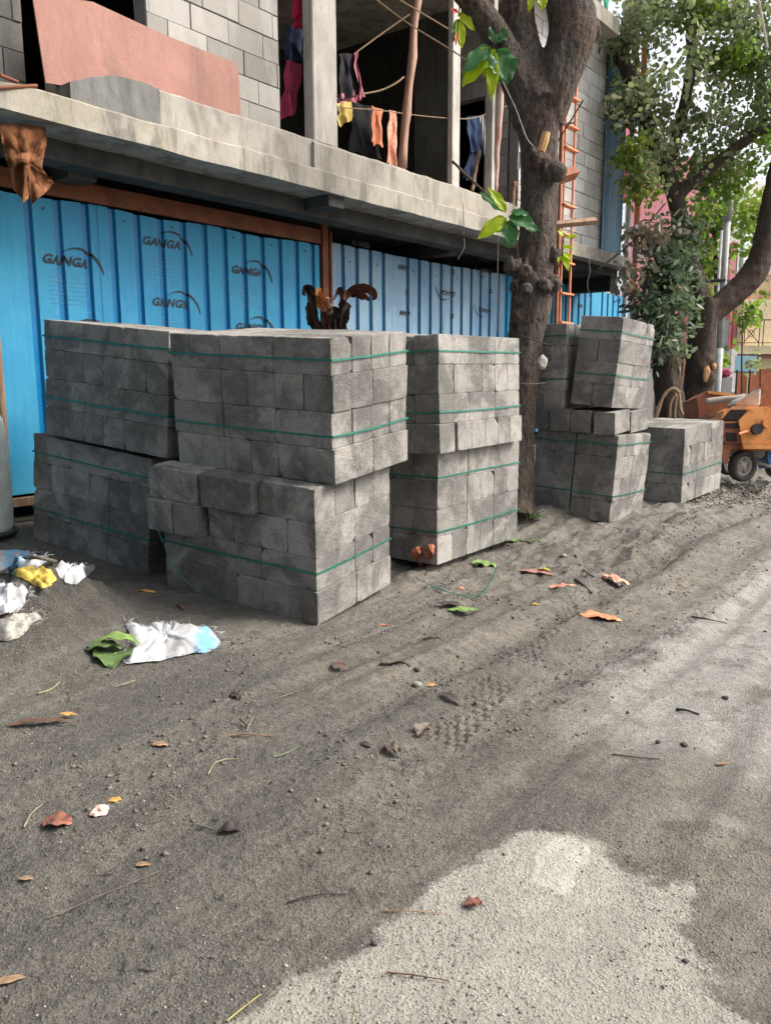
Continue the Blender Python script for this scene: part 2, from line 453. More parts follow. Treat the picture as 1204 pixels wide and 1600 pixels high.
def lerpl(v, n):
    out = []
    for a, b in zip(v, v[1:]):
        for k in range(n): out.append(a+(b-a)*k/n)
    return out+[v[-1]]
def prism(bm, outline, nrm):
    """outline: world points of the front face; extruded along nrm"""
    nrm = Vector(nrm)
    a = [bm.verts.new(Vector(p)) for p in outline]; b = [bm.verts.new(Vector(p)+nrm) for p in outline]
    bm.faces.new(a); bm.faces.new(b[::-1]); n = len(a)
    for k in range(n): bm.faces.new((a[k], b[k], b[(k+1) % n], a[(k+1) % n]))
def ball(bm, c, r, sc=(1, 1, 1), sub=3, amp=.15, f=1.5):
    r_ = bmesh.ops.create_icosphere(bm, subdivisions=sub, radius=1)
    for v in r_['verts']:
        k = 1+amp*mn.noise(v.co*f+Vector(c)*3)+amp*.5*mn.noise(v.co*f*3+Vector(c))
        v.co = Vector((v.co.x*sc[0], v.co.y*sc[1], v.co.z*sc[2]))*r*k+Vector(c)


# ================================================================== GROUND
def build_ground():
    # one polar sheet: dense in front, coarse elsewhere, out to the horizon
    rs = [0.05, .4, .8]; r = 1.15
    while r < 13: rs.append(r); r *= 1.0028
    while r < 2500: rs.append(r); r *= 1.12
    rs = np.array(rs)
    an = np.concatenate([np.radians(np.linspace(-38, 42, 470)), np.radians(np.linspace(46, 318, 69))])
    nr, na = len(rs), len(an)
    A, R_ = np.meshgrid(an, rs)
    X = R_*np.sin(A); Y = R_*np.cos(A)
    Z = ground_h(X, Y)
    v = np.stack([X.ravel(), Y.ravel(), Z.ravel()], 1)
    i = np.arange((nr-1)*na); a = i % na; b = i//na; a2 = (a+1) % na
    f = np.stack([b*na+a, (b+1)*na+a, (b+1)*na+a2, b*na+a2], 1)[:, ::-1]
    me = npmesh('ground', v, f)
    xs, ys = v[:, 0], v[:, 1]; t = xs*SV[0]+ys*SV[1]; d = xs*NV[0]+ys*NV[1]
    def polymask(pts, soft, amp, fr):
        q = np.array([g0(*p) for p in pts]); n = len(q)
        px = xs+amp*fbm(xs*fr, ys*fr, 4); py = ys+amp*fbm(xs*fr+31, ys*fr+7, 4)
        inside = np.zeros(len(xs), bool); dist = np.full(len(xs), 9e9)
        for k in range(n):
            ax, ay = q[k]; bx, by = q[(k+1) % n]
            cond = ((ay > py) != (by > py)) & (px < (bx-ax)*(py-ay)/(by-ay+1e-12)+ax)
            inside ^= cond
            ux, uy = bx-ax, by-ay; w = np.clip(((px-ax)*ux+(py-ay)*uy)/(ux*ux+uy*uy), 0, 1)
            dist = np.minimum(dist, np.hypot(px-ax-w*ux, py-ay-w*uy))
        sd = np.where(inside, dist, -dist)
        return sstep(-soft*2., soft*.5, sd)
    cem = polymask([(280, 1700), (325, 1600), (410, 1555), (540, 1480), (670, 1410), (750, 1330), (820, 1296), (900, 1290), (965, 1315), (1055, 1362), (1072, 1430), (1055, 1485), (1110, 1530), (1160, 1580), (1190, 1700)], .045, .11, 5)
    cem = np.maximum(cem, polymask([(-200, 1560), (0, 1590), (95, 1600), (150, 1700), (-200, 1700)], .03, .05, 5)*.8)
    thick = polymask([(838, 1350), (845, 1315), (880, 1290), (895, 1278), (915, 1305), (905, 1340), (895, 1368), (858, 1362)], .008, .03, 9)
    thick = np.maximum(thick, polymask([(1040, 1225), (1100, 1235), (1165, 1262), (1150, 1275), (1090, 1255)], .02, .05, 8)*.6)
    # dust film on the trafficked strip of the road
    road = (1-sstep(1.2, 2.2, d+.3*fbm(t*.8, d*2, 3)))*sstep(2.1, 3.4, t)
    streaks = np.clip(.5+1.1*fbm(t*.55, d*5.5, 4), 0, 1)
    streaks = np.clip(streaks*.6+.4+.9*fbm(xs*3.1, ys*3.1, 4, .6), 0, 1)
    dust = road*(.15+.85*streaks)
    dark = sstep(-.15, .75, .8*fbm(xs*.9+3, ys*.9, 4)+.5*sstep(.5, -.9, xs)+.25*sstep(3.4, 5.5, d))*(1-.8*cem)
    band = np.clip(.5+.9*fbm(t*.3, d*3.6+2, 4, .6), 0, 1)*sstep(-1.5, .2, t)
    for nm, arr in (('band', band), ('mound', sstep(.12, .4, np.exp(-(((xs+1.86)/.34)**2+((ys-4.2)/.5)**2))+.2*fbm(xs*4, ys*4, 3))), ('cement', cem), ('thick', thick), ('dust', dust), ('road', road), ('dark', dark)):
        at = me.attributes.new(nm, 'FLOAT', 'POINT'); at.data.foreach_set('value', arr.astype(np.float32))
    me.polygons.foreach_set('use_smooth', [True]*len(me.polygons))
    m, nt, b = nodes('sandy_mud', .8, .5)
    w = worldpos(nt)
    def at(n): return nd(nt, 'ShaderNodeAttribute', attribute_name=n).outputs['Fac']
    n_big = noise(nt, 1.3, 6, .6, w); n_mid = noise(nt, 9, 8, .7, w); n_fine = noise(nt, 75, 6, .8, w); n_grit = noise(nt, 240, 3, .8, w)
    c = mix(nt, ramp(nt, n_big, .38, .62), (.138, .124, .100), (.26, .234, .190))
    c = mix(nt, ramp(nt, n_mid, .44, .62), c, mix(nt, .6, c, (.05, .042, .036)))
    c = mix(nt, mth(nt, 'MULTIPLY', ramp(nt, noise(nt, 3.1, 7, .7, w, .6), .5, .64), .55), c, (.23, .205, .175))
    sm1 = noise(nt, 1., 8, .68, streetpos(nt, (1.1, 7.5, 1)), .5); sm2 = noise(nt, 1., 8, .72, streetpos(nt, (4.5, 15, 1)), .3)
    c = mix(nt, mth(nt, 'MULTIPLY', ramp(nt, sm1, .50, .62), .6), c, (.30, .28, .24))
    c = mix(nt, mth(nt, 'MULTIPLY', ramp(nt, sm2, .50, .62), .5), c, (.075, .067, .056))
    c = mix(nt, mth(nt, 'MULTIPLY', at('dark'), .55), c, mix(nt, ramp(nt, n_fine, .4, .6), (.05, .05, .047), (.10, .098, .09)))
    c = mix(nt, mth(nt, 'MULTIPLY', ramp(nt, at('band'), .52, .8), .42), c, (.07, .063, .055))
    c = mix(nt, at('mound'), c, mix(nt, ramp(nt, n_mid, .35, .65), (.045, .042, .036), (.12, .11, .092)))
    rd = mix(nt, ramp(nt, n_mid, .3, .7), (.27, .255, .235), (.50, .485, .455))
    df = mth(nt, 'ADD', at('dust'), mth(nt, 'ADD', mth(nt, 'MULTIPLY_ADD', n_mid, 1.1), mth(nt, 'MULTIPLY_ADD', sm2, 1.3)))
    for q_ in nt.nodes:
        if q_.type == 'MATH' and q_.operation == 'MULTIPLY_ADD': q_.inputs[2].default_value = -.5*q_.inputs[1].default_value
    df = mth(nt, 'MULTIPLY', df, mth(nt, 'MULTIPLY', at('road'), 1.), clamp=True)
    c = mix(nt, mth(nt, 'MULTIPLY', ramp(nt, df, .18, .8), .85), c, rd)
    c = mix(nt, ramp(nt, n_fine, .54, .70), c, mix(nt, .45, c, (.36, .34, .30)))
    c = mix(nt, mth(nt, 'MULTIPLY', ramp(nt, noise(nt, 34, 7, .8, w, .4), .36, .47, (1, 1, 1), (0, 0, 0)), .5), c, (.055, .05, .043))
    g2 = noise(nt, 125, 3, .75, w)
    c = mix(nt, mth(nt, 'MULTIPLY', ramp(nt, g2, .34, .47, (1, 1, 1), (0, 0, 0)), .6), c, (.05, .047, .041))
    c = mix(nt, mth(nt, 'MULTIPLY', ramp(nt, g2, .57, .68), .45), c, (.38, .36, .32))
    c = mix(nt, ramp(nt, n_grit, .34, .42, (1, 1, 1), (0, 0, 0)), c, (.03, .03, .03))
    cc = mix(nt, ramp(nt, n_mid, .35, .65), (.34, .325, .282), (.455, .437, .385))
    cc = mix(nt, ramp(nt, n_fine, .36, .50, (1, 1, 1), (0, 0, 0)), cc, (.24, .225, .195))
    e1 = mth(nt, 'MULTIPLY', mth(nt, 'SUBTRACT', n_mid, .5), .9); e2 = mth(nt, 'MULTIPLY', mth(nt, 'SUBTRACT', n_fine, .5), 1.5)
    cf = ramp(nt, mth(nt, 'ADD', at('cement'), mth(nt, 'ADD', e1, e2)), .32, .78)
    c = mix(nt, cf, c, cc)
    c = mix(nt, mth(nt, 'MULTIPLY', at('thick'), .3), c, (.36, .342, .30))
    # cool wet stain, lower left
    wet = ramp(nt, noise(nt, .8, 4, .6, w), .5, .62)
    nt.links.new(c, b.inputs['Base Color'])
    wetf = mth(nt, 'MAXIMUM', mth(nt, 'MULTIPLY', mth(nt, 'MAXIMUM', at('road'), .35), ramp(nt, sm1, .44, .54, (1, 1, 1), (0, 0, 0))), mth(nt, 'MULTIPLY', ramp(nt, at('band'), .5, .8), .6))
    rr = mth(nt, 'SUBTRACT', .84, mth(nt, 'MULTIPLY', wetf, .5))
    nt.links.new(rr, b.inputs['Roughness'])
    vo = nd(nt, 'ShaderNodeTexVoronoi'); vo.inputs['Scale'].default_value = 105; nt.links.new(w, vo.inputs['Vector'])
    hh = mth(nt, 'ADD', mth(nt, 'MULTIPLY', n_fine, 1.6), mth(nt, 'MULTIPLY', ramp(nt, vo.outputs['Distance'], .05, .5, (1, 1, 1), (0, 0, 0)), .9))
    hh = mth(nt, 'ADD', hh, mth(nt, 'MULTIPLY', n_grit, .5))
    hh = mth(nt, 'MULTIPLY', hh, mth(nt, 'SUBTRACT', 1., mth(nt, 'MULTIPLY', at('thick'), .55)))
    bump(nt, b, hh, 1., .011)
    o = link('ground', me, m)
    props(o, kind='structure')
    return o
build_ground()


# ================================================================== BUILDING SITE
SITE0, SITE1 = -7.0, 13.55
bld = thing('unfinished_building', 'unfinished grey concrete block building with a dark open upper storey above the blue fence', 'building', st(3, 7, 0), -AZ)
TR, DW = 0, 0
def wallblocks(name, along, base, z0, z1, L, nrm, parent, rects=(), cw=.4, ch=.2, thick=.14, label=None, seed=1, mat=None):
    """wall of laid blocks: base point, along vector, outward normal; rects=(a0,a1,z0,z1) openings"""
    rr = random.Random(seed); vs, fs, tn = [], [], []
    along = Vector(along); nrm = Vector(nrm); base = Vector(base); up = Vector((0, 0, 1))
    def addbox(a0, a1, b0, b1, front, back, tone):
        k = len(vs)
        for (a, zz) in ((a0, b0), (a1, b0), (a1, b1), (a0, b1)):
            for q in (front, back): vs.append(base+along*a+up*(zz)+nrm*q)
        fs.extend([(k, k+2, k+4, k+6), (k+1, k+7, k+5, k+3), (k, k+1, k+3, k+2), (k+2, k+3, k+5, k+4), (k+4, k+5, k+7, k+6), (k+6, k+7, k+1, k)])
        tn.extend([tone]*8)
    def cutlist(a0, a1, b0, b1):
        segs = [(a0, a1)]
        for r in rects:
            if (b0+b1)/2 > r[2] and (b0+b1)/2 < r[3]:
                out = []
                for s in segs:
                    if r[1] <= s[0] or r[0] >= s[1]: out.append(s)
                    else:
                        if r[0] > s[0]: out.append((s[0], r[0]))
                        if r[1] < s[1]: out.append((r[1], s[1]))
                segs = out
        return segs
    z = z0; row = 0
    while z < z1-.03:
        zt = min(z+ch, z1); off = (row % 2)*cw/2+rr.uniform(-.05, .05)
        for s in cutlist(0, L, z, zt):
            addbox(s[0], s[1], z, zt, -.012, -thick, -1)
        a = -off
        while a < L:
            for s in cutlist(max(a, 0), min(a+cw, L), z, zt):
                if s[1]-s[0] > .03:
                    addbox(s[0]+rr.uniform(.003, .008), s[1]-rr.uniform(.003, .008), z+rr.uniform(.003, .008), zt-rr.uniform(.003, .008), rr.uniform(-.007, .005), -.03, rr.random())
            a += cw
        z += ch; row += 1
    me = npmesh(name, [tuple(v) for v in vs], fs, tn)
    # mortar gets its own slot
    arr = np.array(tn)[np.array(fs)[:, 0]]
    me.materials.append(mat or M_MASON); me.materials.append(M_MORTAR)
    me.polygons.foreach_set('material_index', (arr < 0).astype(np.int32))
    bm = bmesh.new(); bm.from_mesh(me); bmesh.ops.recalc_face_normals(bm, faces=bm.faces)
    for fc in bm.faces: fc.smooth = False
    bm.to_mesh(me); bm.free()
    o = link(name, me, None, parent)
    if label: o['label'] = label
    return o

# slab with a slightly wavy, chipped edge
def wavy_slab(t0, t1, d0, d1, z0, z1, amp=.012, n=120):
    bm = BM(); ring = []
    for k in range(n+1):
        t = t0+(t1-t0)*k/n
        a = amp*(mn.noise(Vector((t*2.3, z0, 0)))+.6*mn.noise(Vector((t*9, z0, 2)))); b_ = amp*1.3*(mn.noise(Vector((t*3.1, z1, 5)))+.7*mn.noise(Vector((t*11, z1, 7))))
        c = amp*mn.noise(Vector((t*1.7, 3, z1)))
        ring.append([bm.verts.new(st(t, d1, z0)), bm.verts.new(st(t, d0+c, z0+a)), bm.verts.new(st(t, d0+c*.5, z1-.015+b_)), bm.verts.new(st(t, d0+.015+c*.5, z1+b_)), bm.verts.new(st(t, d1, z1))])
    for p, q in zip(ring, ring[1:]):
        for k in range(5): bm.faces.new((p[k], p[(k+1) % 5], q[(k+1) % 5], q[k]))
    bm.faces.new(ring[0]); bm.faces.new(ring[-1][::-1])
    return bm
obj('floor_slab', wavy_slab(SITE0, SITE1, 5.42, 9.6, 3.05, 3.235), M_SLAB, bld)
# upstand (kerb) on the slab
obj('slab_kerb', wavy_slab(4.18, 9.85, 5.475, 5.66, 3.238, 3.50, .01, 80), M_CURB, bld)
bm = BM()
ol = [(3.42, 3.238), (4.176, 3.238), (4.172, 3.5), (4.05, 3.515), (3.8, 3.5), (3.6, 3.44), (3.42, 3.36)]
prism(bm, [st(t, 5.47, z) for t, z in ol], Vector(NV)*.19)
obj('slab_kerb', bm, M_DARKCURB, bld)['label'] = 'dark weathered end of the kerb'
bm = wavy_slab(5.88, 7.9, 5.44, 5.474, 3.238, 3.475, .006, 40)
obj('slab_kerb', bm, M_CURB, bld)['label'] = 'second pour of the kerb from the pale column on'
# ragged drop under the far end of the slab
bm = BM(); n = 40; top = []; bot = []
for k in range(n+1):
    t = 11.2+(13.5-11.2)*k/n
    z = 2.93+.045*mn.noise(Vector((t*6, 0, 0)))+.03*mn.noise(Vector((t*19, 0, 0)))
    top.append((t, 3.046)); bot.append((t, z))
prism(bm, [st(t, 5.62, z) for t, z in bot]+[st(t, 5.62, z) for t, z in top[::-1]], Vector(NV)*3.6)
obj('ceiling_beam', bm, M_INNER, bld)
# soffit beams
bm = BM(); sbox(bm, 13.25, 13.5, 5.63, 9.39, 2.70, 2.93); obj('ceiling_beam', bm, M_INNER, bld)
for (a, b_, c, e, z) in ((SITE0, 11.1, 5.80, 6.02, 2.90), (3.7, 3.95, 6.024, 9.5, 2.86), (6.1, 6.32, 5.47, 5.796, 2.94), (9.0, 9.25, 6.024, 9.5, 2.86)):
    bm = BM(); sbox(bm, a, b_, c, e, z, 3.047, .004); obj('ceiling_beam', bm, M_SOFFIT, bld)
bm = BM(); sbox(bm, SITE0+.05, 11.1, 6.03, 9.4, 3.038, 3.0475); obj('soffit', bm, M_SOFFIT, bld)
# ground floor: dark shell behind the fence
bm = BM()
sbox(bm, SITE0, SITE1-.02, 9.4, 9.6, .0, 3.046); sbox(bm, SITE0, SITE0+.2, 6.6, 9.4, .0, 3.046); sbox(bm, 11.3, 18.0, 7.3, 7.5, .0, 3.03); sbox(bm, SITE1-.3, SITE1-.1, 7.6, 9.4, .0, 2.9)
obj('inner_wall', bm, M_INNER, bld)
for t in (-4.2, -.6, 3.0, 6.6, 10.2):
    bm = BM(); sbox(bm, t, t+.3, 6.9, 7.2, .05, 3.04, .01); obj('column', bm, M_INNER, bld)
# upper storey: walls of laid blocks
ZT = 5.75
d_up = 5.62
AL = Vector(SV); NO = -Vector(NV)
wallblocks('block_wall', AL, st(3.4, d_up, 0), 3.5-.2, ZT, 5.63-3.4, NO, bld, rects=((.1, .80, 3.86, 5.4),), seed=3)
wallblocks('block_wall', AL, st(SITE0+.05, 5.95, 0), 3.237, ZT, 3.37-SITE0-.05, NO, bld, seed=5, label='dark block wall set back at the left end')
wallblocks('block_wall', AL, st(10.05, d_up, 0), 3.237, 6.42, 12.87-10.05, NO, bld, seed=9, mat=M_MASON_GLARE)
wallblocks('block_wall', -AL*0+Vector(NV), st(10.04, 5.79, 0), 3.237, 6.2, 1.46, -Vector(SV), bld, rects=((.36, .86, 3.2, 4.95),), seed=11)
bm = BM(); sbox(bm, 9.93, 10.03, 6.66, 7.25, 3.237, 6.2, .01); obj('column', bm, M_COLDARK, bld)
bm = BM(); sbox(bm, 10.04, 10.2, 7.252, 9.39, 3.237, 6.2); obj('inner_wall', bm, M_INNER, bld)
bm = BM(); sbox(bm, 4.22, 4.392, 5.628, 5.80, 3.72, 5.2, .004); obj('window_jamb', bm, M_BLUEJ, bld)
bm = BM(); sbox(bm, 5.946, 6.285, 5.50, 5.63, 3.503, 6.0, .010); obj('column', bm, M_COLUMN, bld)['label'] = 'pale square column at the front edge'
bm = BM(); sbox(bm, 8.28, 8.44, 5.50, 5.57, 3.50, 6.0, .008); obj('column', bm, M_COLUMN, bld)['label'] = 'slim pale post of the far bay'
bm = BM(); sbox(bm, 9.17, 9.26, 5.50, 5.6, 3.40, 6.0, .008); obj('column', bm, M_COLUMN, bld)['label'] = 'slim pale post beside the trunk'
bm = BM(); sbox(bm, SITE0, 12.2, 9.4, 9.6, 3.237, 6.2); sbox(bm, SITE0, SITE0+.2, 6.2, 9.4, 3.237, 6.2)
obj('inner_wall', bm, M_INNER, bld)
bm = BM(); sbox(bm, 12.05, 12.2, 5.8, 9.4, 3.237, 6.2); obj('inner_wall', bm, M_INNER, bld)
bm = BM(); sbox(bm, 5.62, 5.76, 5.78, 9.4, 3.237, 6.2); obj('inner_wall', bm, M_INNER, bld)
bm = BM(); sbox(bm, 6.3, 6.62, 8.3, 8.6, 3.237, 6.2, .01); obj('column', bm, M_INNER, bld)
obj('roof_slab', wavy_slab(SITE0, 12.2, 5.2, 9.6, 6.2, 6.42), M_SLAB, bld)
bm = BM(); sbox(bm, SITE0, 9.8, 5.5, 5.78, 5.76+.245, 6.198); obj('lintel_beam', bm, M_CURB, bld)
bm = BM(); sbox(bm, SITE0, 5.63, 5.64, 5.78, 5.755, 6.0); obj('lintel_beam', bm, M_CURB, bld)
bm = BM(); sbox(bm, 11.9, 12.4, 5.3, 6.0, 6.9, 7.6); sbox(bm, 11.9, 12.2, 5.5, 6.0, 6.43, 6.9); obj('roof_parapet', bm, M_CURB, bld)

# blue sheet fixed beside the far end, drain pipes
bs = thing('sheet_screen', 'tall dark blue corrugated sheet standing on the slab beside the far block wall', 'metal sheet', st(13.2, 5.62, 3.24))
def corr(bm, t0, t1, d, z0, z1f, pitch=.25, gw=.06, dep=.028, film=None, steps=1):
    """sheet with recessed grooves. z1f: top height function"""
    pr = []; t = t0
    pr.append((t, 0, 1))
    k = math.ceil(t0/pitch)*pitch
    while k < t1-gw:
        if k-gw/2 > t0+.01:
            pr += [(k-gw/2-.008, 0, 1), (k-gw/2+.006, dep, 0), (k+gw/2-.006, dep, 0), (k+gw/2+.008, 0, 1)]
        k += pitch
    pr.append((t1, 0, 1))
    lay = bm.verts.layers.float.new('film') if 'film' not in bm.verts.layers.float else bm.verts.layers.float['film']
    prev = None
    for (t, off, fl) in pr:
        a = bm.verts.new(st(t, d+off, z0)); b = bm.verts.new(st(t, d+off, z1f(t))); a[lay] = b[lay] = fl
        a2 = bm.verts.new(st(t, d+off+.002, z0)); b2 = bm.verts.new(st(t, d+off+.002, z1f(t))); a2[lay] = b2[lay] = fl
        if prev:
            bm.faces.new((prev[0], a, b, prev[1])); bm.faces.new((prev[2], prev[3], b2, a2)); bm.faces.new((prev[1], b, b2, prev[3])); bm.faces.new((prev[0], prev[2], a2, a))
        prev = (a, b, a2, b2)
M_SCREEN = sheet_mat('deep_blue_sheet', (.03, .12, .20), (.03, .12, .20), .3)
bm = BM(); corr(bm, 12.70, 13.5, 5.575, 3.24, lambda t: 6.55+.1*(t-12.87), .25, .04, .005); obj('corrugated_sheet', bm, M_SCREEN, bs)
for i, (t, r, m, lb) in enumerate(((13.58, .045, flat('white_pvc', (.7, .7, .68), .4), 'white drain pipe rising beside the dark blue sheet'), (13.80, .05, M_ORANGE, 'orange steel pipe rising just right of the white drain pipe'))):
    bm = BM(); tube(bm, [st(t, 5.5-.06*i, .15), st(t, 5.5-.06*i, 4.2)], r, 10); tube(bm, [st(t, 5.5-.06*i, 4.2), st(t, 5.5-.06*i, 4.35)], r*1.35, 10); tube(bm, [st(t, 5.5-.06*i, 4.35), st(t, 5.5-.06*i, 6.8)], r, 10)
    solo('drain_pipe', bm, m, lb, 'pipe', smooth=False)

# pink board leaning on the wall
t0, _ = wp(57, 5, 5.56); 
bm = BM()
pts = [(3.30, 3.30), (3.27, 4.05), (3.78, 4.10), (5.155, 4.062), (5.215, 3.985), (5.21, 3.30)]
pts = [wp(75, 128, 5.55), wp(57, -2, 5.55), wp(62, -12, 5.55), wp(150, 0, 5.55), wp(262, 52, 5.55), wp(371, 96, 5.55), wp(377, 104, 5.55), wp(381, 190, 5.55), (4.3, 3.43), (3.75, 3.40)]
prism(bm, [st(t, 5.597-.025*(4.2-z), z) for t, z in pts], Vector(NV)*.012)
solo('pink_board', bm, M_PINKB, 'big faded pink board leaning against the upper block wall', 'board')

# cast rods on the slab edge, far left
for a, b_, lb in (((-6, 137), (58, 134), 'rusty steel rod lying across the slab edge below the dark wall'), ((0, 117), (28, 128), 'short bent steel bar end on the slab at the left edge')):
    bm = BM(); tube(bm, [st(*[wp(*a, 5.40)[0], 5.40, wp(*a, 5.4)[1]]), st(*[wp(*b_, 5.43)[0], 5.43, wp(*b_, 5.43)[1]])], .012, 7)
    solo('steel_rod', bm, M_RUST, lb, 'rod')


# ================================================================== FENCE
FD = 6.3
def top1(t): return 2.735+.012*math.sin(t*5)
def top2(t): return 2.80+.02*mn.noise(Vector((t*3, 1, 0)))-.02*math.sin((t-7)*.8)
def prof(t, pitch=.25, gw=.06, dep=.028):
    k = round(t/pitch)*pitch; a = abs(t-k)
    if a < gw/2-.006: return dep
    if a > gw/2+.008: return 0.
    return dep*(1-(a-(gw/2-.006))/.014)
def stamp(text, t, z, h, parent, mat, flip=False, arc=True, thin=True, mid=None):
    """ink print that follows the sheet's profile"""
    bm = BM()
    if text:
        cu = bpy.data.curves.new('t', 'FONT'); cu.body = text; cu.size = h*1.35; cu.shear = .3; cu.offset = .0042; cu.space_character = 1.08; cu.align_x = 'CENTER'; cu.align_y = 'CENTER'; cu.resolution_u = 3
        to = bpy.data.objects.new('t', cu); COL.objects.link(to)
        dg = bpy.context.evaluated_depsgraph_get()
        me = bpy.data.meshes.new_from_object(to.evaluated_get(dg)); bm.from_mesh(me)
        bpy.data.objects.remove(to); bpy.data.meshes.remove(me)
        sx = 1.12
        for v in bm.verts: v.co.x *= sx; v.co.y += .10*v.co.x*(-.15)
    if arc:   # sweeping arc stroke over the right half of the word
        pr = None
        for k in range(25):
            q = k/24; a = math.radians(128-123*q); cx = h*1.7; rx, ry = h*3.1, h*3.0
            w = h*(.14+.26*q)*math.sin(math.pi*(.06+.86*q))+h*.04
            o_ = Vector((cx+rx*math.cos(a), -h*1.35+ry*math.sin(a), 0)); i_ = Vector((cx+(rx-w)*math.cos(a), -h*1.35+(ry-w)*math.sin(a), 0))
            x = (bm.verts.new(o_), bm.verts.new(i_))
            if pr: bm.faces.new((pr[0], x[0], x[1], pr[1]))
            pr = x
    for g in list(range(-8, 9)):   # cut at the groove edges so the ink bends with them
        for e in (-.038, -.024, .024, .038):
            xx = (round(t/.25)+g)*.25+e-t
            if flip: xx = -xx
            if abs(xx) < h*5:
                bmesh.ops.bisect_plane(bm, geom=bm.verts[:]+bm.edges[:]+bm.faces[:], plane_co=(xx, 0, 0), plane_no=(1, 0, 0))
    for v in bm.verts:
        x, y = v.co.x, v.co.y
        if flip: x, y = -x, -y
        v.co = st(t+x, FD-.0025+prof(t+x), z+y)
    return obj('printed_mark', bm, mat, parent)
def smallprint(t, z, parent, flip=False):
    bm = BM(); rr = random.Random(int(t*100+z*10))
    for row in range(7):
        zz = z-.13-.035*row; x = -.17+rr.uniform(0, .03)
        while x < .15:
            w = rr.uniform(.008, .05); x0 = t+(x if not flip else -x-w); q = zz if not flip else 2*z-zz
            if row in (2, 3, 4) and -.02 < x < .08 and rr.random() < .5: x += w; continue
            n = 1+int(w/.02)
            for s in range(n):
                a = x0+w*s/n; b = x0+w*(s+1)/n*1-.002
                hgt = .004
                f = [bm.verts.new(st(a, FD-.0022+prof(a), q)), bm.verts.new(st(b, FD-.0022+prof(b), q)), bm.verts.new(st(b, FD-.0022+prof(b), q+hgt)), bm.verts.new(st(a, FD-.0022+prof(a), q+hgt))]
                bm.faces.new(f)
            x += w+rr.uniform(.004, .02)
    obj('small_print', bm, M_FAINT, parent)
fen = thing('site_fence', 'bright blue corrugated metal fence with black stamped arcs, left of the rusty post', 'fence', st(5, FD, .3))
sheets = []
for k, (a, b) in enumerate(((-7, -4.98), (-5.0, -2.98), (-3.0, -.98), (-1.0, 1.02), (1.0, 3.31), (3.30, 4.12), (4.11, 5.32), (5.31, 6.86))):
    bm = BM(); dd = FD+(.004 if k % 2 else 0); corr(bm, a, b, dd, .39, top1)
    sheets.append(obj('corrugated_sheet', bm, M_SHEET1, fen))
fen2 = thing('site_fence', 'milky pale blue corrugated fence with upside down stamps, right of the rusty post', 'fence', st(9, FD, .3))
sheets2 = []
for k, (a, b) in enumerate(((7.03, 8.22), (8.21, 9.32), (9.31, 10.92), (10.91, 12.62), (12.61, 14.22), (14.21, 15.8))):
    bm = BM(); corr(bm, a, b, FD+(.004 if k % 2 else 0), .39, top2)
    sheets2.append(obj('corrugated_sheet', bm, M_SHEET2 if b < 12 else M_SHEET1, fen2))
for (px, py, h, si) in ((103, 408, .062, 5), (252, 380, .062, 6), (266, 474, .062, 6), (386, 424, .062, 7), (392, 512, .062, 7), (122, 520, .062, 5)):
    t, z = wp(px, py, FD); stamp('GANGA', t, z, h*1.18, sheets[si], M_PRINT); smallprint(t, z, sheets[si])
for (px, py, tx, si, ar) in ((565, 382, 'GANGA', 0, False), (631, 418, 'GAN', 1, False), (759, 423, 'GANGA', 2, True), (700, 458, 'GANGA', 1, True), (633, 489, 'GAN', 1, False), (757, 485, 'GANGA', 2, True), (708, 425, 'G', 1, False), (767, 455, 'G', 2, False), (637, 456, 'G', 1, False), (707, 494, 'G', 1, False), (905, 478, 'GAN', 3, False)):
    t, z = wp(px, py, FD); stamp(tx, t, z, .062, sheets2[si], M_PRINT, flip=(py != 382 and tx != 'GANGA ') and px < 900, arc=ar)
    if ar or px == 565: smallprint(t, z, sheets2[si], True)
# fixing screws
for fn, arr, zz in ((fen, ((3.35, 4.08), (4.2, 5.2), (5.4, 6.8)), (2.66, 1.6)), (fen2, ((7.1, 8.15), (8.3, 9.2), (9.4, 10.8), (11.0, 12.5)), (2.62, 1.6))):
    for a, b in arr:
        t = math.ceil(a/.25)*.25+.125
        while t < b:
            for z in zz[:1]:
                bm = BM(); p = st(t+.01*math.sin(t*40), FD-.001, z+.01*math.sin(t*17)); tube(bm, [p, p-Vector(NV)*.006], .009, 6); obj('screw', bm, M_RUST, fn)
            t += .5
# rails and posts
bm = BM(); sbox(bm, -7, 6.84, FD-.045, FD-.006, 2.752, 2.90, .004); obj('top_rail', bm, M_RUST, fen)
bm = BM(); sbox(bm, -7, 6.84, FD-.07, FD-.02, .30, .372, .006); obj('bottom_rail', bm, M_TIMBER, fen)
bm = BM(); tube(bm, [st(3.10, FD-.09, .16), st(3.12, FD-.09, 1.2), st(3.11, FD-.1, 2.75)], [.035, .03, .028], 10, wob=.1); obj('post', bm, M_TIMBER, fen)
bm = BM(); sbox(bm, 6.88, 6.98, FD-.03, FD+.05, .16, 3.03, .005); sbox(bm, 6.985, 7.02, FD-.05, FD+.0, .16, 2.9, .004); obj('post', bm, M_RUST, fen)
bm = BM(); sbox(bm, 11.35, 11.5, FD-.06, FD-.01, .16, 2.95, .005); obj('post', bm, M_RUST, fen2)
bm = BM(); sbox(bm, 7.03, 15.8, FD+.04, FD+.08, .9, .96, .006); sbox(bm, 7.03, 15.8, FD+.04, FD+.08, 2.5, 2.56, .006); obj('back_rail', bm, M_RUST, fen2)
for t in (0.1, -3.4): 
    bm = BM(); tube(bm, [st(t, FD-.08, .1), st(t, FD-.08, 2.75)], .03, 8); obj('post', bm, M_TIMBER, fen)


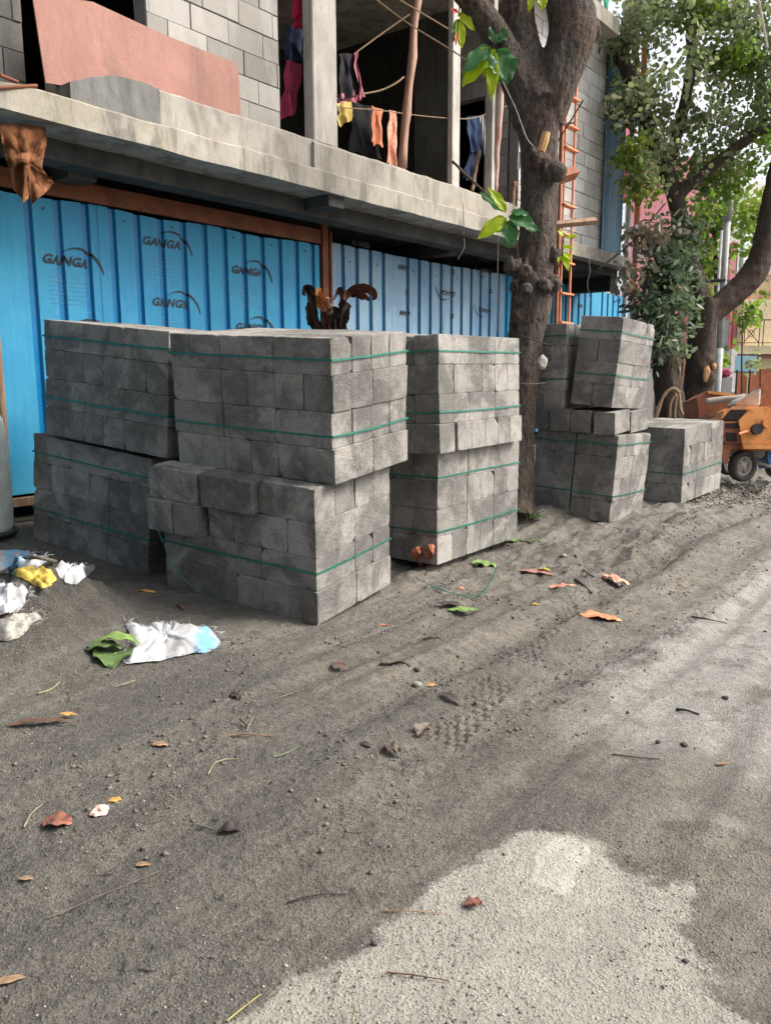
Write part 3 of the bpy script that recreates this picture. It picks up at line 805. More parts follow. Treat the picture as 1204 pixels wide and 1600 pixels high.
# unseen house, added behind the camera to take sky light off faces turned there
oh = thing('added_sky_blocker', 'unseen plain house shape added behind the viewpoint to block sky light', 'house', (-3, -9, -.1))
M_OH = simple('dull_brown_render', (.12, .10, .085), (.18, .15, .13), 2, .9)
bm = BM(); box(bm, (-14, -17, -.1), (5.5, -8.5, 8.0)); obj('wall', bm, M_OH, oh)
bm = BM(); box(bm, (-14.3, -17.3, 8.002), (5.8, -8.2, 8.3)); obj('roof', bm, M_SLAB, oh)
for ix in range(5):
    for iz in range(2):
        bm = BM(); box(bm, (-12.5+3.6*ix, -8.49, .9+3*iz), (-11.1+3.6*ix, -8.44, 2.3+3*iz), None, .01); obj('window', bm, M_SCREEN, oh)


# ================================================================== BLOCK BUNDLES
def make_block_mesh(seed, L=.4, W=.2, Hh=.2):
    bm = BM(); rr = random.Random(seed)
    g = .0006
    box(bm, (-L/2+g, -W/2+g, g*.3), (L/2-g, W/2-g, Hh-g*.3), None, .003, 1)
    bmesh.ops.subdivide_edges(bm, edges=[e for e in bm.edges if e.calc_length() > .1], cuts=9, use_grid_fill=True)
    off = Vector((seed*3.1, seed*1.7, seed))
    for v in bm.verts:
        q = v.co+off
        n = mn.noise(q*9)*.0004+mn.noise(q*38)*.0004
        ex = sum((abs(abs(v.co.x)-L/2) < .012, abs(abs(v.co.y)-W/2) < .012, abs(abs(v.co.z-Hh/2)-Hh/2) < .012))
        if seed in (2, 7):
            cn = Vector(((1 if seed % 2 else -1)*L/2, (1 if seed > 3 else -1)*W/2, Hh if seed != 4 else 0)); dc = (v.co-cn).length
            if dc < .055: v.co += (Vector((0, 0, Hh/2))-v.co).normalized()*(.055-dc)*.38*(1+.9*mn.noise(q*40))
        c = Vector((0, 0, Hh/2)); dr = (v.co-c).normalized()
        k = 0
        if ex >= 2:
            k = max(0, mn.noise(q*13)-.34)*.02+max(0, mn.noise(q*45)-.3)*.006
            if ex == 3: k += rr.random()**4*.018
        v.co += dr*(n-k)
    me = bpy.data.meshes.new('concrete_block'); bm.to_mesh(me); bm.free()
    me.materials.append(M_BLOCK)
    me.polygons.foreach_set('use_smooth', [True]*len(me.polygons))
    me.set_sharp_from_angle(angle=math.radians(24))
    return me
BLK = [make_block_mesh(s) for s in range(9)]
def strap_ring(L, W, z, sag=.0, w=.011, off=.006, slack=0.):
    bm = BM()
    c = [(off, -off), (off, W+off), (-L-off, W+off), (-L-off, -off)]
    pts = []
    for k in range(4):
        a, b = c[k], c[(k+1) % 4]
        for s in range(10):
            q = s/10; pts.append((a[0]+(b[0]-a[0])*q, a[1]+(b[1]-a[1])*q, z+sag*math.sin(q*math.pi)*(-1 if k % 2 else -1)+.004*mn.noise(Vector((k*3+q*4, z*9, L)))))
    n = len(pts); cx, cy = -L/2, W/2; rows = []
    for p in pts:
        o = Vector((p[0]-cx, p[1]-cy, 0)); o.normalize()
        tw = .25*mn.noise(Vector((p[0]*2, p[1]*2, z)))
        up = Vector((0, 0, 1))+o*tw*.3
        rows.append([bm.verts.new(Vector(p)+up*w/2), bm.verts.new(Vector(p)-up*w/2), bm.verts.new(Vector(p)-up*w/2-o*.0012), bm.verts.new(Vector(p)+up*w/2-o*.0012)])
    for k in range(n):
        a, b = rows[k], rows[(k+1) % n]
        for j in range(4): bm.faces.new((a[j], b[j], b[(j+1) % 4], a[(j+1) % 4]))
    return bm
def bundle(nc, yaw, ta, tb, L, W, layers, label, straps=(.68, .27), seed=0, over=None, jit=.0035, matstrap=None, smat=None):
    """nc: near bottom corner; local -X runs along the left face, +Y along the right face. layers listed top first: 'u' = blocks lie along X, 'w' = along Y"""
    rr = random.Random(seed)
    X = Vector((math.cos(yaw), math.sin(yaw), -ta)).normalized()
    Y = Vector((-math.sin(yaw), math.cos(yaw), tb)); Y = (Y-X*Y.dot(X)).normalized(); Z = X.cross(Y)
    M = Matrix((X, Y, Z)).transposed().to_4x4(); M.translation = Vector(nc)
    t = thing('block_bundle', label, 'block bundle', mw=M, group='strapped bundles of concrete blocks')
    k = len(layers)
    for li, ty in enumerate(layers):
        z = (k-1-li)*.2; sx, sy = rr.uniform(-jit, jit), rr.uniform(-jit, jit)
        nu, nw = (round(L/.4), round(W/.2)) if ty == 'u' else (round(L/.2), round(W/.4))
        for i in range(nu):
            for j in range(nw):
                cl, cw_ = (.4, .2) if ty == 'u' else (.2, .4)
                x = -(i+.5)*cl; y = (j+.5)*cw_; rz = 0 if ty == 'u' else math.pi/2
                rz += rr.choice((0, math.pi)); dx, dy = rr.uniform(-jit, jit)*.6, rr.uniform(-jit, jit)*.6
                if over:
                    q = over.get((li, i, j)) or over.get((li, i, None)) or over.get((li, None, None))
                    if q == 'skip': continue
                    if q: dx += q[0]; dy += q[1]
                o = bpy.data.objects.new('concrete_block', rr.choice(BLK)); COL.objects.link(o); o.parent = t
                o.location = (x+sx+dx, y+sy+dy, z); o.rotation_euler = (0, 0, rz+rr.uniform(-.006, .006))
    for s, z in enumerate(straps):
        obj('strap', strap_ring(L, W, z, .006 if s else .002, off=.008), smat or M_STRAP, t, local=True)
    return t
UW = ['u', 'w', 'u', 'w']; WU = ['w', 'u', 'w', 'u']
bundle((-.285, 4.462, .727), -.551, .052, .085, 1.2, .8, UW, 'upper bundle of the nearest double stack, overhanging toward the street', (.685, .27), 1,
       over={(3, None, None): (.012, -.012), (1, 0, None): (.006, 0), (2, 0, 0): (0, -.004)})
bundle((-.394, 4.456, -.082), -.547, .061, .083, 1.2, .8, UW, 'lower bundle of the nearest stack with jutting loose blocks at its top left', (.31,), 2,
       over={(0, 1, 0): (-.012, -.055), (0, 2, 0): (-.035, -.06), (1, 4, 0): (-.02, -.075), (1, 5, 0): (-.03, -.085), (0, 0, None): (-.006, 0), (2, 2, None): (.01, .0), (3, None, None): (.012, -.006)})
bundle((-1.400, 5.169, .806), -.542, .100, .010, 1.2, .8, UW, 'upper bundle of the leftmost stack in front of the bright blue fence', (.69, .27), 3)
bundle((-1.615, 5.334, -.004), -.533, .110, -.015, 1.2, .8, UW, 'lower bundle of the leftmost stack, stained dark, behind the torn sacks', (.67, .25), 4)
bundle((.375, 5.485, .799), -.623, -.029, .007, .8, 1.2, WU, 'upper bundle of the middle stack between the nearest stack and the rough trunk', (.69, .28), 5,
       over={(3, None, 0): (.0, -.03), (3, 0, 0): (.02, -.035), (3, 0, None): (.022, 0)})
bundle((.366, 5.607, -.011), -.647, .002, .006, .8, 1.2, WU, 'lower bundle of the middle stack, split by a wide vertical crack', (.63, .24), 6,
       over={(0, None, 2): (.012, .012), (1, None, 4): (.01, .01), (1, None, 5): (.01, .01)})
# pair standing behind the middle one
def off(nc, yaw, du, dw, z): return (nc[0]-math.cos(yaw)*du-math.sin(yaw)*dw, nc[1]-math.sin(yaw)*du+math.cos(yaw)*dw, z)
bundle(off((.366, 5.607), -.647, .86, -.04, .0), -.65, .0, .0, .8, 1.2, WU, 'lower bundle of the darker stack hidden behind the middle stack', (.63, .24), 7)
bundle(off((.375, 5.485), -.623, .86, .02, .86), -.63, .0, .0, .8, 1.2, WU, 'upper bundle of the darker stack that peeps over the middle stack', (.69, .28), 8)
# far leaning pair: near column and the wider one beside it behind the trunk
gy = -.667
bundle((2.042, 7.254, -.02), gy, .058, -.029, .4, .8, UW, 'lower narrow bundle of the far leaning stack, at its street side', (.72, .25), 9)
bundle((2.033, 7.309, 1.027), -.662, .081, -.051, .4, .8, UW, 'upper narrow bundle of the far leaning stack, tilting to the right', (.67, .29), 10)
bundle(off((2.042, 7.254), gy, .408, .0, .005), gy, .055, -.025, .4, .8, UW, 'lower inner bundle of the far leaning stack, beside the trunk', (.70, .25), 11)
bundle(off((1.985, 7.30), -.662, .425, -.0, .985), gy+.02, .02, .0, .4, .8, UW, 'upper inner bundle of the far leaning stack, beside the trunk', (.69, .30), 12)
bundle((3.142, 8.481, -.041), -.711, .009, .028, .8, 1.2, WU, 'low single bundle standing between the leaning stack and the orange mixer', (.32,), 13,
       over={(0, None, 2): (.02, .01), (1, None, 5): (.02, .01), (1, None, 4): (.02, .01)})
# loose middle course of the far stack
gx = Vector((math.cos(gy), math.sin(gy), -.055)); gyv = Vector((-math.sin(gy), math.cos(gy), -.03))
for i in range(4):
    for j in range(2):
        base = Vector((2.042, 7.254, .803-.02))-gx*(.2*i+.1+(-.005, .012, .03, .035)[i])+gyv*(.4*j+.2+(.0 if j == 0 else .02))
        base.z = .803-.02+.045*(i*.2)+.012-.02*(.4*j)
        o = bpy.data.objects.new('loose_block', BLK[(i+j) % 6]); COL.objects.link(o)
        o.location = base; o.rotation_euler = (0, -.045, gy+math.pi/2+(.05, -.04, .03, 0)[i]*(1 if j == 0 else -.6))
        lb = {(0, 0): 'pale loose block at the street corner of the far stack\'s middle course', (1, 0): 'second loose block from the corner in the far stack\'s middle course', (2, 0): 'third loose block from the corner in the far stack\'s middle course',
              (3, 0): 'fourth loose block from the corner, next to the trunk', (0, 1): 'loose block at the far right end of the far stack\'s middle course'}.get((i, j), 'loose block of the middle course hidden inside the far stack')
        props(o, lb, 'concrete block', 'loose blocks between the far bundles')

# loose straps
def ribbon(name, pts, w, m, label, cat, up=(0, 0, 1), n=10):
    p = curve(pts, n); bm = BM(); pr = None; up = Vector(up)
    for i, q in enumerate(p):
        tg = (p[min(i+1, len(p)-1)]-p[max(i-1, 0)]).normalized(); sd = tg.cross(up).normalized()
        a = bm.verts.new(q+sd*w/2); b = bm.verts.new(q-sd*w/2); c = bm.verts.new(q-sd*w/2+up*.0015); d = bm.verts.new(q+sd*w/2+up*.0015)
        if pr:
            for x, y in ((0, 1), (1, 2), (2, 3), (3, 0)):
                bm.faces.new((pr[x], (a, b, c, d)[x], (a, b, c, d)[y], pr[y]))
        pr = (a, b, c, d)
    return solo(name, bm, m, label, cat)
pp = [P(242, 768, 5.10), P(243, 810, 5.02), P(255, 848, 4.98), P(280, 895, 4.9), P(308, 920, 4.8), gp(335, 935, .012), gp(352, 945, .008)]
bm = BM(); tube(bm, curve(pp, 8), .0025, 6); solo('loose_strap', bm, M_STRAP, 'thin green strap end hanging loose from the nearest lower bundle', 'strap')
ribbon('loose_strap', [gp(650, 908, .02), gp(690, 926, .015), gp(735, 934, .012), gp(756, 928, .02), gp(772, 905, .05), gp(776, 897, .06)], .012, M_STRAPD, 'dark green strap curled on the mud below the middle stack', 'strap')
ribbon('loose_strap', [gp(678, 918, .012), gp(705, 930, .012), gp(748, 939, .01)], .010, M_STRAPD, 'short straight green strap piece lying under the curled one', 'strap')


# ================================================================== TREES
def add_mods(o, voxel, disp=0., dscale=.1):
    r = o.modifiers.new('r', 'REMESH'); r.mode = 'VOXEL'; r.voxel_size = voxel; r.use_smooth_shade = True
    s = o.modifiers.new('s', 'SMOOTH'); s.iterations = 3; s.factor = .6
    if disp:
        tx = bpy.data.textures.new('d', 'CLOUDS'); tx.noise_scale = dscale; tx.noise_depth = 3
        q = o.modifiers.new('d', 'DISPLACE'); q.texture = tx; q.strength = disp; q.mid_level = .5; q.texture_coords = 'LOCAL'
def limb(bm, spec, n=12, sub=6, wob=.18):
    """spec: (x, y, width px, zc)"""
    pts = [P(x, y, z) for x, y, w, z in spec]; rad = [w/2*z/FPX for x, y, w, z in spec]
    tube(bm, curve(pts, sub), lerpl(rad, sub), n, wob=wob)
tr = thing('street_tree', 'thick rough barked tree with burls rising between the middle and far stacks', 'tree', gp(812, 800))
bm = BM()
TZ = 7.5
limb(bm, [(805, 812, 76, TZ-.05), (808, 780, 52, TZ), (811, 700, 47, TZ), (816, 620, 50, TZ), (820, 540, 55, TZ), (830, 480, 62, TZ), (834, 430, 62, TZ), (839, 380, 58, TZ), (841, 310, 54, TZ), (841, 240, 58, TZ), (842, 180, 70, TZ), (842, 140, 82, TZ)], 18)
limb(bm, [(838, 170, 80, TZ), (820, 100, 62, TZ), (812, 40, 50, TZ), (806, -30, 50, TZ), (800, -160, 44, TZ+.1), (770, -330, 34, TZ)], 14)
limb(bm, [(850, 195, 56, TZ), (868, 125, 70, TZ-.05), (893, 55, 76, TZ-.1), (888, 0, 68, TZ-.1), (878, -70, 66, TZ), (890, -220, 50, TZ), (900, -400, 34, TZ)], 16)
limb(bm, [(832, 190, 60, TZ), (800, 110, 50, TZ-.1), (768, 45, 44, TZ-.2), (735, 0, 40, TZ-.3), (690, -50, 36, TZ-.5), (600, -140, 28, TZ-.8)], 12)
ball(bm, P(916, 45, TZ-.1), .13, (1, 1, .9), 3, .25)
def burl(x, y, r, z=TZ-.18, sc=(1, 1, 1), amp=.3): ball(bm, P(x, y, z), r*z/FPX, sc, 3, amp, 1.8)
burl(862, 444, 15, TZ-.1); burl(850, 448, 12); burl(869, 268, 16, TZ-.22, amp=.12); burl(858, 272, 13, TZ-.2); burl(838, 250, 17, TZ-.15); burl(828, 440, 14, TZ-.15); burl(811, 450, 15, TZ-.08); burl(812, 470, 12, TZ-.08)
burl(799, 418, 13, TZ-.2); burl(808, 495, 12, TZ-.1); burl(820, 425, 12, TZ-.35); burl(868, 400, 12, TZ-.1); burl(822, 452, 10, TZ-.38)
for a, b_, r0 in (((800, 425), (797, 400), 9), ((806, 420), (811, 402), 7), ((818, 425), (822, 402), 6), ((792, 415), (793, 405), 6), ((868, 410), (862, 385), 9)):
    tube(bm, [P(*a, TZ-.25), P((a[0]+b_[0])/2+1, (a[1]+b_[1])/2, TZ-.27), P(*b_, TZ-.27)], [r0*TZ/FPX, r0*.8*TZ/FPX, r0*.4*TZ/FPX], 8, wob=.3)
o = obj('trunk', bm, M_BARK, tr, True); add_mods(o, .013, .018, .03)
bm = BM(); tube(bm, [P(845, 236, TZ-.32), P(850, 220, TZ-.34), P(853, 206, TZ-.36)], [.034, .04, .034], 7, wob=.3); obj('broken_stub', bm, M_CUTWOOD, tr)
bm = BM(); ball(bm, P(847, 566, TZ-.21), .03, (1.4, 1, 2.2), 2, .3); obj('lichen_patch', bm, flat('white_lichen', (.5, .47, .43), .9), tr)

def leafcloud(clumps, n, size, seed, spread=1., gap=-.16, asp=.62):
    """clumps: (x, y, rx px, ry px, zc, rz metres)"""
    r = np.random.default_rng(seed); V = []; T = []
    w = np.array([c[2]*c[3] for c in clumps], float); w /= w.sum()
    idx = r.choice(len(clumps), n, p=w)
    cc = np.array([list(P(c[0], c[1], c[4])) for c in clumps]); ex = np.array([(c[2]*c[4]/FPX, c[5], c[3]*c[4]/FPX) for c in clumps])
    u = r.normal(size=(n, 3)); u /= np.linalg.norm(u, axis=1)[:, None]; u *= (r.random(n)**.45)[:, None]
    p = cc[idx]+u*ex[idx]*spread
    # gather into sprigs
    ns = max(n//9, 1); spr = p[:ns]; own = r.integers(0, ns, n); p = spr[own]+r.normal(size=(n, 3))*size*.9
    keep = np.array([mn.noise(Vector(q)*1.6)+.5*mn.noise(Vector(q)*4.1) for q in spr]) > gap
    tone_s = np.array([.5+.75*mn.noise(Vector(q)*1.1+Vector((9, 2, 4))) for q in spr])
    m = keep[own]; p = p[m]; tn = np.clip(tone_s[own][m]+r.normal(size=m.sum())*.22, 0, 1); n = len(p)
    ax = r.normal(size=(n, 3)); ax[:, 2] -= .5; ax /= np.linalg.norm(ax, axis=1)[:, None]
    sd = np.cross(ax, r.normal(size=(n, 3))); sd /= np.linalg.norm(sd, axis=1)[:, None]; nm = np.cross(ax, sd)
    L = (size*(.6+.8*r.random(n)))[:, None]; W = L*asp
    v = np.stack([p, p+ax*L*.35+sd*W*.5+nm*L*.06, p+ax*L*.75+sd*W*.38+nm*L*.03, p+ax*L, p+ax*L*.75-sd*W*.38+nm*L*.03, p+ax*L*.35-sd*W*.5+nm*L*.06], 1).reshape(-1, 3)
    b = np.arange(n)[:, None]*6
    f = np.concatenate([b+np.array([[0, 1, 2, 3]]), b+np.array([[0, 3, 4, 5]])], 0)
    return npmesh('crown', v, f, np.repeat(tn, 6))

YZ = 12.6
t2 = thing('street_tree', 'forked brown street tree with dusty grey green crown and cut bark, behind the low bundle', 'tree', gp(1085, 716))
bm = BM()
limb(bm, [(1072, 724, 76, YZ), (1078, 690, 58, YZ), (1086, 640, 52, YZ), (1092, 590, 46, YZ), (1095, 540, 43, YZ), (1098, 490, 45, YZ), (1099, 470, 46, YZ)], 14)
limb(bm, [(1096, 500, 38, YZ), (1084, 440, 32, YZ), (1073, 400, 31, YZ), (1064, 365, 27, YZ), (1058, 325, 26, YZ), (1048, 290, 26, YZ), (1032, 245, 26, YZ), (1015, 210, 26, YZ), (1000, 165, 25, YZ-.1), (985, 120, 24, YZ-.2), (972, 90, 22, YZ-.2), (980, 40, 20, YZ-.2), (990, -40, 16, YZ)], 12)
limb(bm, [(1098, 502, 36, YZ), (1120, 480, 36, YZ), (1150, 455, 36, YZ), (1177, 425, 38, YZ), (1192, 385, 36, YZ), (1202, 330, 34, YZ), (1212, 280, 30, YZ), (1230, 200, 26, YZ), (1250, 90, 20, YZ)], 12)
limb(bm, [(1050, 310, 24, YZ), (1075, 290, 20, YZ-.1), (1115, 258, 18, YZ-.2), (1150, 230, 16, YZ-.3), (1190, 203, 14, YZ-.4), (1240, 200, 12, YZ-.5), (1290, 180, 9, YZ-.5)], 10)
limb(bm, [(1040, 270, 20, YZ), (1065, 180, 18, YZ+.3), (1080, 90, 18, YZ+.4), (1078, 20, 16, YZ+.4), (1084, -60, 12, YZ+.4)], 10)
limb(bm, [(1068, 372, 26, YZ), (1079, 352, 16, YZ-.15), (1084, 343, 6, YZ-.15)], 8)
burlz = [(1102, 590, 14), (1112, 575, 9)]
for x, y, r0 in burlz: ball(bm, P(x, y, YZ-.2), r0*YZ/FPX, (1, 1, 1.4), 2, .2)
o = obj('trunk', bm, M_BARK2, t2, True); add_mods(o, .03, .04, .12)
bm = BM()
for x, y, rx, rz in ((1104, 585, 8, 15), (1115, 572, 4.5, 6)):
    ball(bm, P(x-1, y, YZ-.30), 1*YZ/FPX, (rx*.8, 4.5, rz), 2, .3, 1.4)
obj('pruned_cut', bm, M_CUTWOOD, t2)
crown = [(1075, 40, 110, 70, 12.4, 1.2), (990, 60, 50, 60, 12.2, .8), (1170, 60, 90, 80, 12.6, 1.4), (1040, 150, 85, 60, 12.3, 1.), (1150, 160, 90, 60, 12.8, 1.2), (985, 150, 26, 60, 12.1, .6), (1090, 235, 75, 50, 12.7, .9), (1010, 240, 38, 40, 12.3, .6), (1200, 150, 60, 80, 12.6, 1.), (1260, 60, 100, 100, 13, 1.6), (1060, -60, 150, 70, 12.6, 1.6), (1240, -60, 140, 90, 13, 1.8), (1000, 290, 40, 26, 12.3, .4), (1085, 300, 40, 25, 12.9, .5), (960, 185, 14, 28, 12.0, .3), (1270, 190, 70, 50, 13, 1)]
me = leafcloud(crown, 30000, .095, 5, gap=.03); link('crown', me, M_LEAFGREY, t2)
me = leafcloud([(985, 240, 22, 30, 12.2, .4), (1000, 300, 30, 20, 12.2, .4), (1125, 300, 30, 25, 13.2, .5), (1165, 265, 30, 18, 13.2, .4), (1090, 20, 50, 25, 12.1, .5), (1100, 270, 50, 25, 12.9, .5), (1196, 225, 15, 14, 12.2, .3), (1140, 90, 50, 20, 12.2, .5)], 3600, .085, 6); o = link('crown', me, M_LEAFLIGHT, t2); o['label'] = 'sunlit yellow green sprays of the crown'

t3 = thing('street_tree', 'leaning tree stem wrapped in dark drooping leaves with rope coiled round it', 'tree', gp(1052, 720))
bm = BM()
limb(bm, [(1068, 722, 60, YZ-.35), (1058, 680, 50, YZ-.35), (1049, 640, 46, YZ-.35), (1041, 590, 42, YZ-.35), (1036, 545, 38, YZ-.3), (1035, 500, 34, YZ-.3), (1042, 450, 26, YZ-.3), (1050, 400, 16, YZ-.3)], 12)
o = obj('trunk', bm, M_BARK2, t3, True); add_mods(o, .03, .03, .12)
me = leafcloud([(1045, 430, 38, 40, 12.2, .4), (1050, 490, 34, 40, 12.1, .35), (1030, 520, 26, 34, 12.0, .3), (1060, 380, 25, 40, 12.4, .3), (1040, 545, 26, 14, 12.1, .3), (1008, 480, 20, 24, 12.1, .3)], 4600, .13, 8, gap=-.1, asp=.36); link('crown', me, M_LEAFDARK, t3)
me = leafcloud([(1010, 385, 30, 26, 12.1, .3), (1000, 425, 22, 26, 12.0, .3), (985, 440, 16, 18, 11.9, .3), (1030, 365, 25, 18, 12.1, .3)], 950, .12, 9, gap=-.05); o = link('crown', me, M_LEAFMAUVE, t3); o['label'] = 'withered mauve grey leaf sprays'

t4 = thing('background_tree', 'light yellow green tree behind the street pole', 'tree', gp(1125, 640))
bm = BM(); limb(bm, [(1128, 645, 12, 19), (1122, 540, 10, 19), (1118, 420, 8, 19), (1112, 330, 5, 19)], 8); obj('trunk', bm, M_BARK2, t4, True)
me = leafcloud([(1110, 330, 32, 45, 19, .8), (1100, 400, 22, 45, 19, .7), (1150, 335, 36, 32, 19, .8), (1160, 380, 26, 20, 19.3, .6), (1108, 460, 20, 40, 19, .5), (1180, 330, 25, 35, 19.3, .7), (1118, 560, 10, 16, 19, .3), (1195, 455, 14, 14, 18.5, .3)], 3600, .14, 12, gap=0.); link('crown', me, M_LEAFLIGHT, t4)
t5 = thing('garden_shrub', 'small drooping green sprig in front of the cream balcony', 'shrub', gp(1163, 640))
bm = BM(); limb(bm, [(1158, 640, 3, 17), (1158, 560, 2.5, 17), (1160, 500, 2, 17)], 6); obj('stem', bm, M_BARK2, t5)
me = leafcloud([(1163, 492, 14, 9, 17, .25), (1172, 484, 8, 7, 17, .2)], 160, .13, 14); link('crown', me, M_LEAFLIGHT, t5)
t6 = thing('garden_shrub', 'grey green bush behind the tall orange mixer plate', 'shrub', gp(1195, 640))
bm = BM(); limb(bm, [(1196, 645, 5, 20), (1194, 590, 4, 20)], 6); obj('stem', bm, M_BARK2, t6)
me = leafcloud([(1192, 570, 18, 16, 20, .4), (1206, 560, 16, 20, 20, .4)], 1100, .13, 15); link('crown', me, M_LEAFGREY, t6)

# broad leaf sprigs on the near tree
def bigleaf(bm, base, tip, width, nrm, curl=.2, fold=.25, wavy=.04, layn='tone', tone=.4, thick=.0012):
    base = Vector(base); tip = Vector(tip); ax = tip-base; L = ax.length; ax.normalize()
    nrm = Vector(nrm); nrm = (nrm-ax*nrm.dot(ax)).normalized(); sd = ax.cross(nrm)
    lay = bm.verts.layers.float.get(layn) or bm.verts.layers.float.new(layn)
    N, K = 12, 6; g = []
    sh = [math.sin(math.pi*min(1, (i/N)**.85))**.75 for i in range(N+1)]
    for i in range(N+1):
        q = i/N; w = width/2*max(sh[i], .02); row = []
        for k in range(-K//2, K//2+1):
            s = k/(K/2); wv = wavy*width*math.sin(q*14+s*3+k)*abs(s)
            p = base+ax*L*q+sd*w*s+nrm*(abs(s)*w*fold+curl*L*math.sin(q*math.pi)*-1*(0 if curl < 0 else 1)+(curl*L*q*q if curl < 0 else 0)+wv)
            v = bm.verts.new(p); v[lay] = tone; row.append(v)
        g.append(row)
    for a, b in zip(g, g[1:]):
        for k in range(K): bm.faces.new((a[k], a[k+1], b[k+1], b[k]))
def sprig(label, z, leaves, stem):
    t = thing('leaf_sprig', label, 'leaves', P(*stem[0], z), group=None)
    bm = BM(); tube(bm, curve([P(x, y, z) for x, y in stem], 6), .006, 6); obj('stem', bm, M_BARK2, t)
    for (x0, y0, x1, y1, w, lime) in leaves:
        bm = BM(); z2 = z-random.uniform(0, .12)
        bigleaf(bm, P(x0, y0, z), P(x1, y1, z2), w*1.2*z/FPX, -FW+UP*random.uniform(.2, .8), -.15, .25, .11)
        obj('leaf', bm, {0: M_LEAFBIG, 1: M_LEAFLIME, 2: M_LEAFRED}[lime], t, True)
    return t
sprig('sprig of large lime and dark green leaves hanging beside the upper trunk', 7.2, [(768, 76, 722, 128, 26, 1), (766, 72, 722, 108, 22, 0), (770, 80, 768, 150, 17, 1), (775, 78, 795, 128, 40, 0), (772, 70, 784, 32, 26, 0), (772, 76, 754, 118, 12, 1), (775, 68, 783, 60, 12, 0)], [(775, 20), (774, 50), (770, 78)])
sprig('small sprig with red new leaf left of the large sprig', 7.2, [(716, 22, 742, 44, 14, 1), (716, 30, 722, 70, 14, 1), (714, 30, 708, 62, 8, 0), (716, 20, 706, 14, 12, 2), (714, 40, 712, 66, 5, 2)], [(722, -10), (718, 8), (716, 25)])
sprig('lime leaf sprig dangling between the two upper limbs', 7.2, [(832, -10, 826, 16, 9, 1), (845, -12, 848, 13, 14, 1)], [(836, -30), (836, -20), (838, -10)])
sprig('sprig of broad glossy leaves growing from a burl over the fence', 7.2, [(790, 332, 752, 296, 20, 0), (790, 332, 765, 290, 14, 1), (790, 340, 748, 368, 20, 1), (792, 345, 775, 362, 14, 1), (795, 338, 842, 356, 22, 0), (798, 332, 826, 332, 14, 0), (794, 345, 797, 385, 24, 0)], [(808, 402), (806, 370), (795, 338)])
sprig('small lime shoot on the right burl beside the orange ladder', 7.2, [(882, 372, 900, 366, 8, 1), (880, 368, 872, 360, 9, 1), (880, 395, 892, 404, 9, 1), (880, 398, 888, 420, 9, 1), (878, 385, 893, 386, 7, 1), (878, 400, 870, 408, 6, 1)], [(870, 425), (877, 400), (880, 370)])
# small plants at the trunk's foot
def groundleaf(name, px, py, ang, L, W, m, label, cat='leaf', curl=.06, fold=.15, lift=.006, tilt=0., group=None, tone=.4, wavy=.04):
    curl *= .38; fold *= .6
    b = gp(px, py, 0); a = Vector((math.sin(ang), math.cos(ang), 0)); bm = BM()
    p0 = b-a*L/2; p1 = b+a*L/2
    p0.z = gz(p0.x, p0.y)+lift+tilt*.2; p1.z = gz(p1.x, p1.y)+lift+tilt
    if curl > 0: up = Vector((0, 0, -1))
    else: up = Vector((0, 0, 1))
    bigleaf(bm, p0, p1, W, up if curl > 0 else Vector((0, 0, 1)), curl, -fold if curl > 0 else fold, wavy, tone=tone)
    rz = random.Random(int(px*7+py)); o1 = rz.uniform(0, 50)
    for v in bm.verts:
        n_ = mn.noise_vector(Vector((v.co.x*34, v.co.y*34, o1))); v.co += Vector((n_.x, n_.y, n_.z*1.4))*W*.10
    # nothing sinks through the ground
    for v in bm.verts: v.co.z = max(v.co.z, gz(v.co.x, v.co.y)+.002)
    return solo(name, bm, m, label, cat, group, True)


# ================================================================== CLOTHES, POLES, WIRES
def cloth(label, corners, m, folds=4, amp=.045, d=5.85, name='hanging_cloth', cat='clothes', nx=20, nz=16, sway=.07):
    """corners px: top-left, top-right, bottom-right, bottom-left, hung at depth d"""
    c = [Vector(st(*((lambda q: (q[0], d, q[1]))(wp(x, y, d))))) for x, y in corners]
    bm = BM(); g = []; ph = random.random()*6
    for side in (0, 1):
        rows = []
        for j in range(nz+1):
            v_ = j/nz; row = []
            for i in range(nx+1):
                u = i/nx; p = c[0].lerp(c[1], u).lerp(c[3].lerp(c[2], u), v_)
                off_ = amp*math.sin(u*folds*math.pi+ph+.6*math.sin(v_*3))*(.35+.65*v_)+side*.008
                p = p+Vector(NV)*off_+Vector(SV)*sway*mn.noise(Vector((u*2, v_*3, ph)))+Vector((0, 0, -1))*(.015*math.sin(u*folds*math.pi*1.3+ph) if j == nz else 0)
                row.append(bm.verts.new(p))
            rows.append(row)
        g.append(rows)
        for a, b in zip(rows, rows[1:]):
            for k in range(nx): bm.faces.new((a[k], a[k+1], b[k+1], b[k]))
    return solo(name, bm, m, label, cat, 'laundry hung in the open storey', True)
M_C = {k: flat(k, c, .9) for k, c in dict(magenta_cloth=(.26, .03, .075), crimson_cloth=(.5, .02, .07), navy_cloth=(.012, .022, .06), black_cloth=(.012, .012, .016), yellow_cloth=(.45, .34, .10), orange_cloth=(.52, .19, .10), pink_cloth=(.45, .15, .19), denim_cloth=(.025, .045, .10)).items()}
def checker(name, a, b, sc):
    m, nt, bs_ = nodes(name, .9, .2)
    ck = nd(nt, 'ShaderNodeTexChecker'); ck.inputs['Scale'].default_value = sc; ck.inputs[1].default_value = (*a, 1); ck.inputs[2].default_value = (*b, 1)
    nt.links.new(coord(nt), ck.inputs[0]); nt.links.new(ck.outputs[0], bs_.inputs[0]); return m
M_CHECK = checker('orange_gingham', (.66, .25, .15), (.60, .34, .26), 34)
M_STRIPE, nt_, b_ = nodes('striped_cloth', .9, .2)
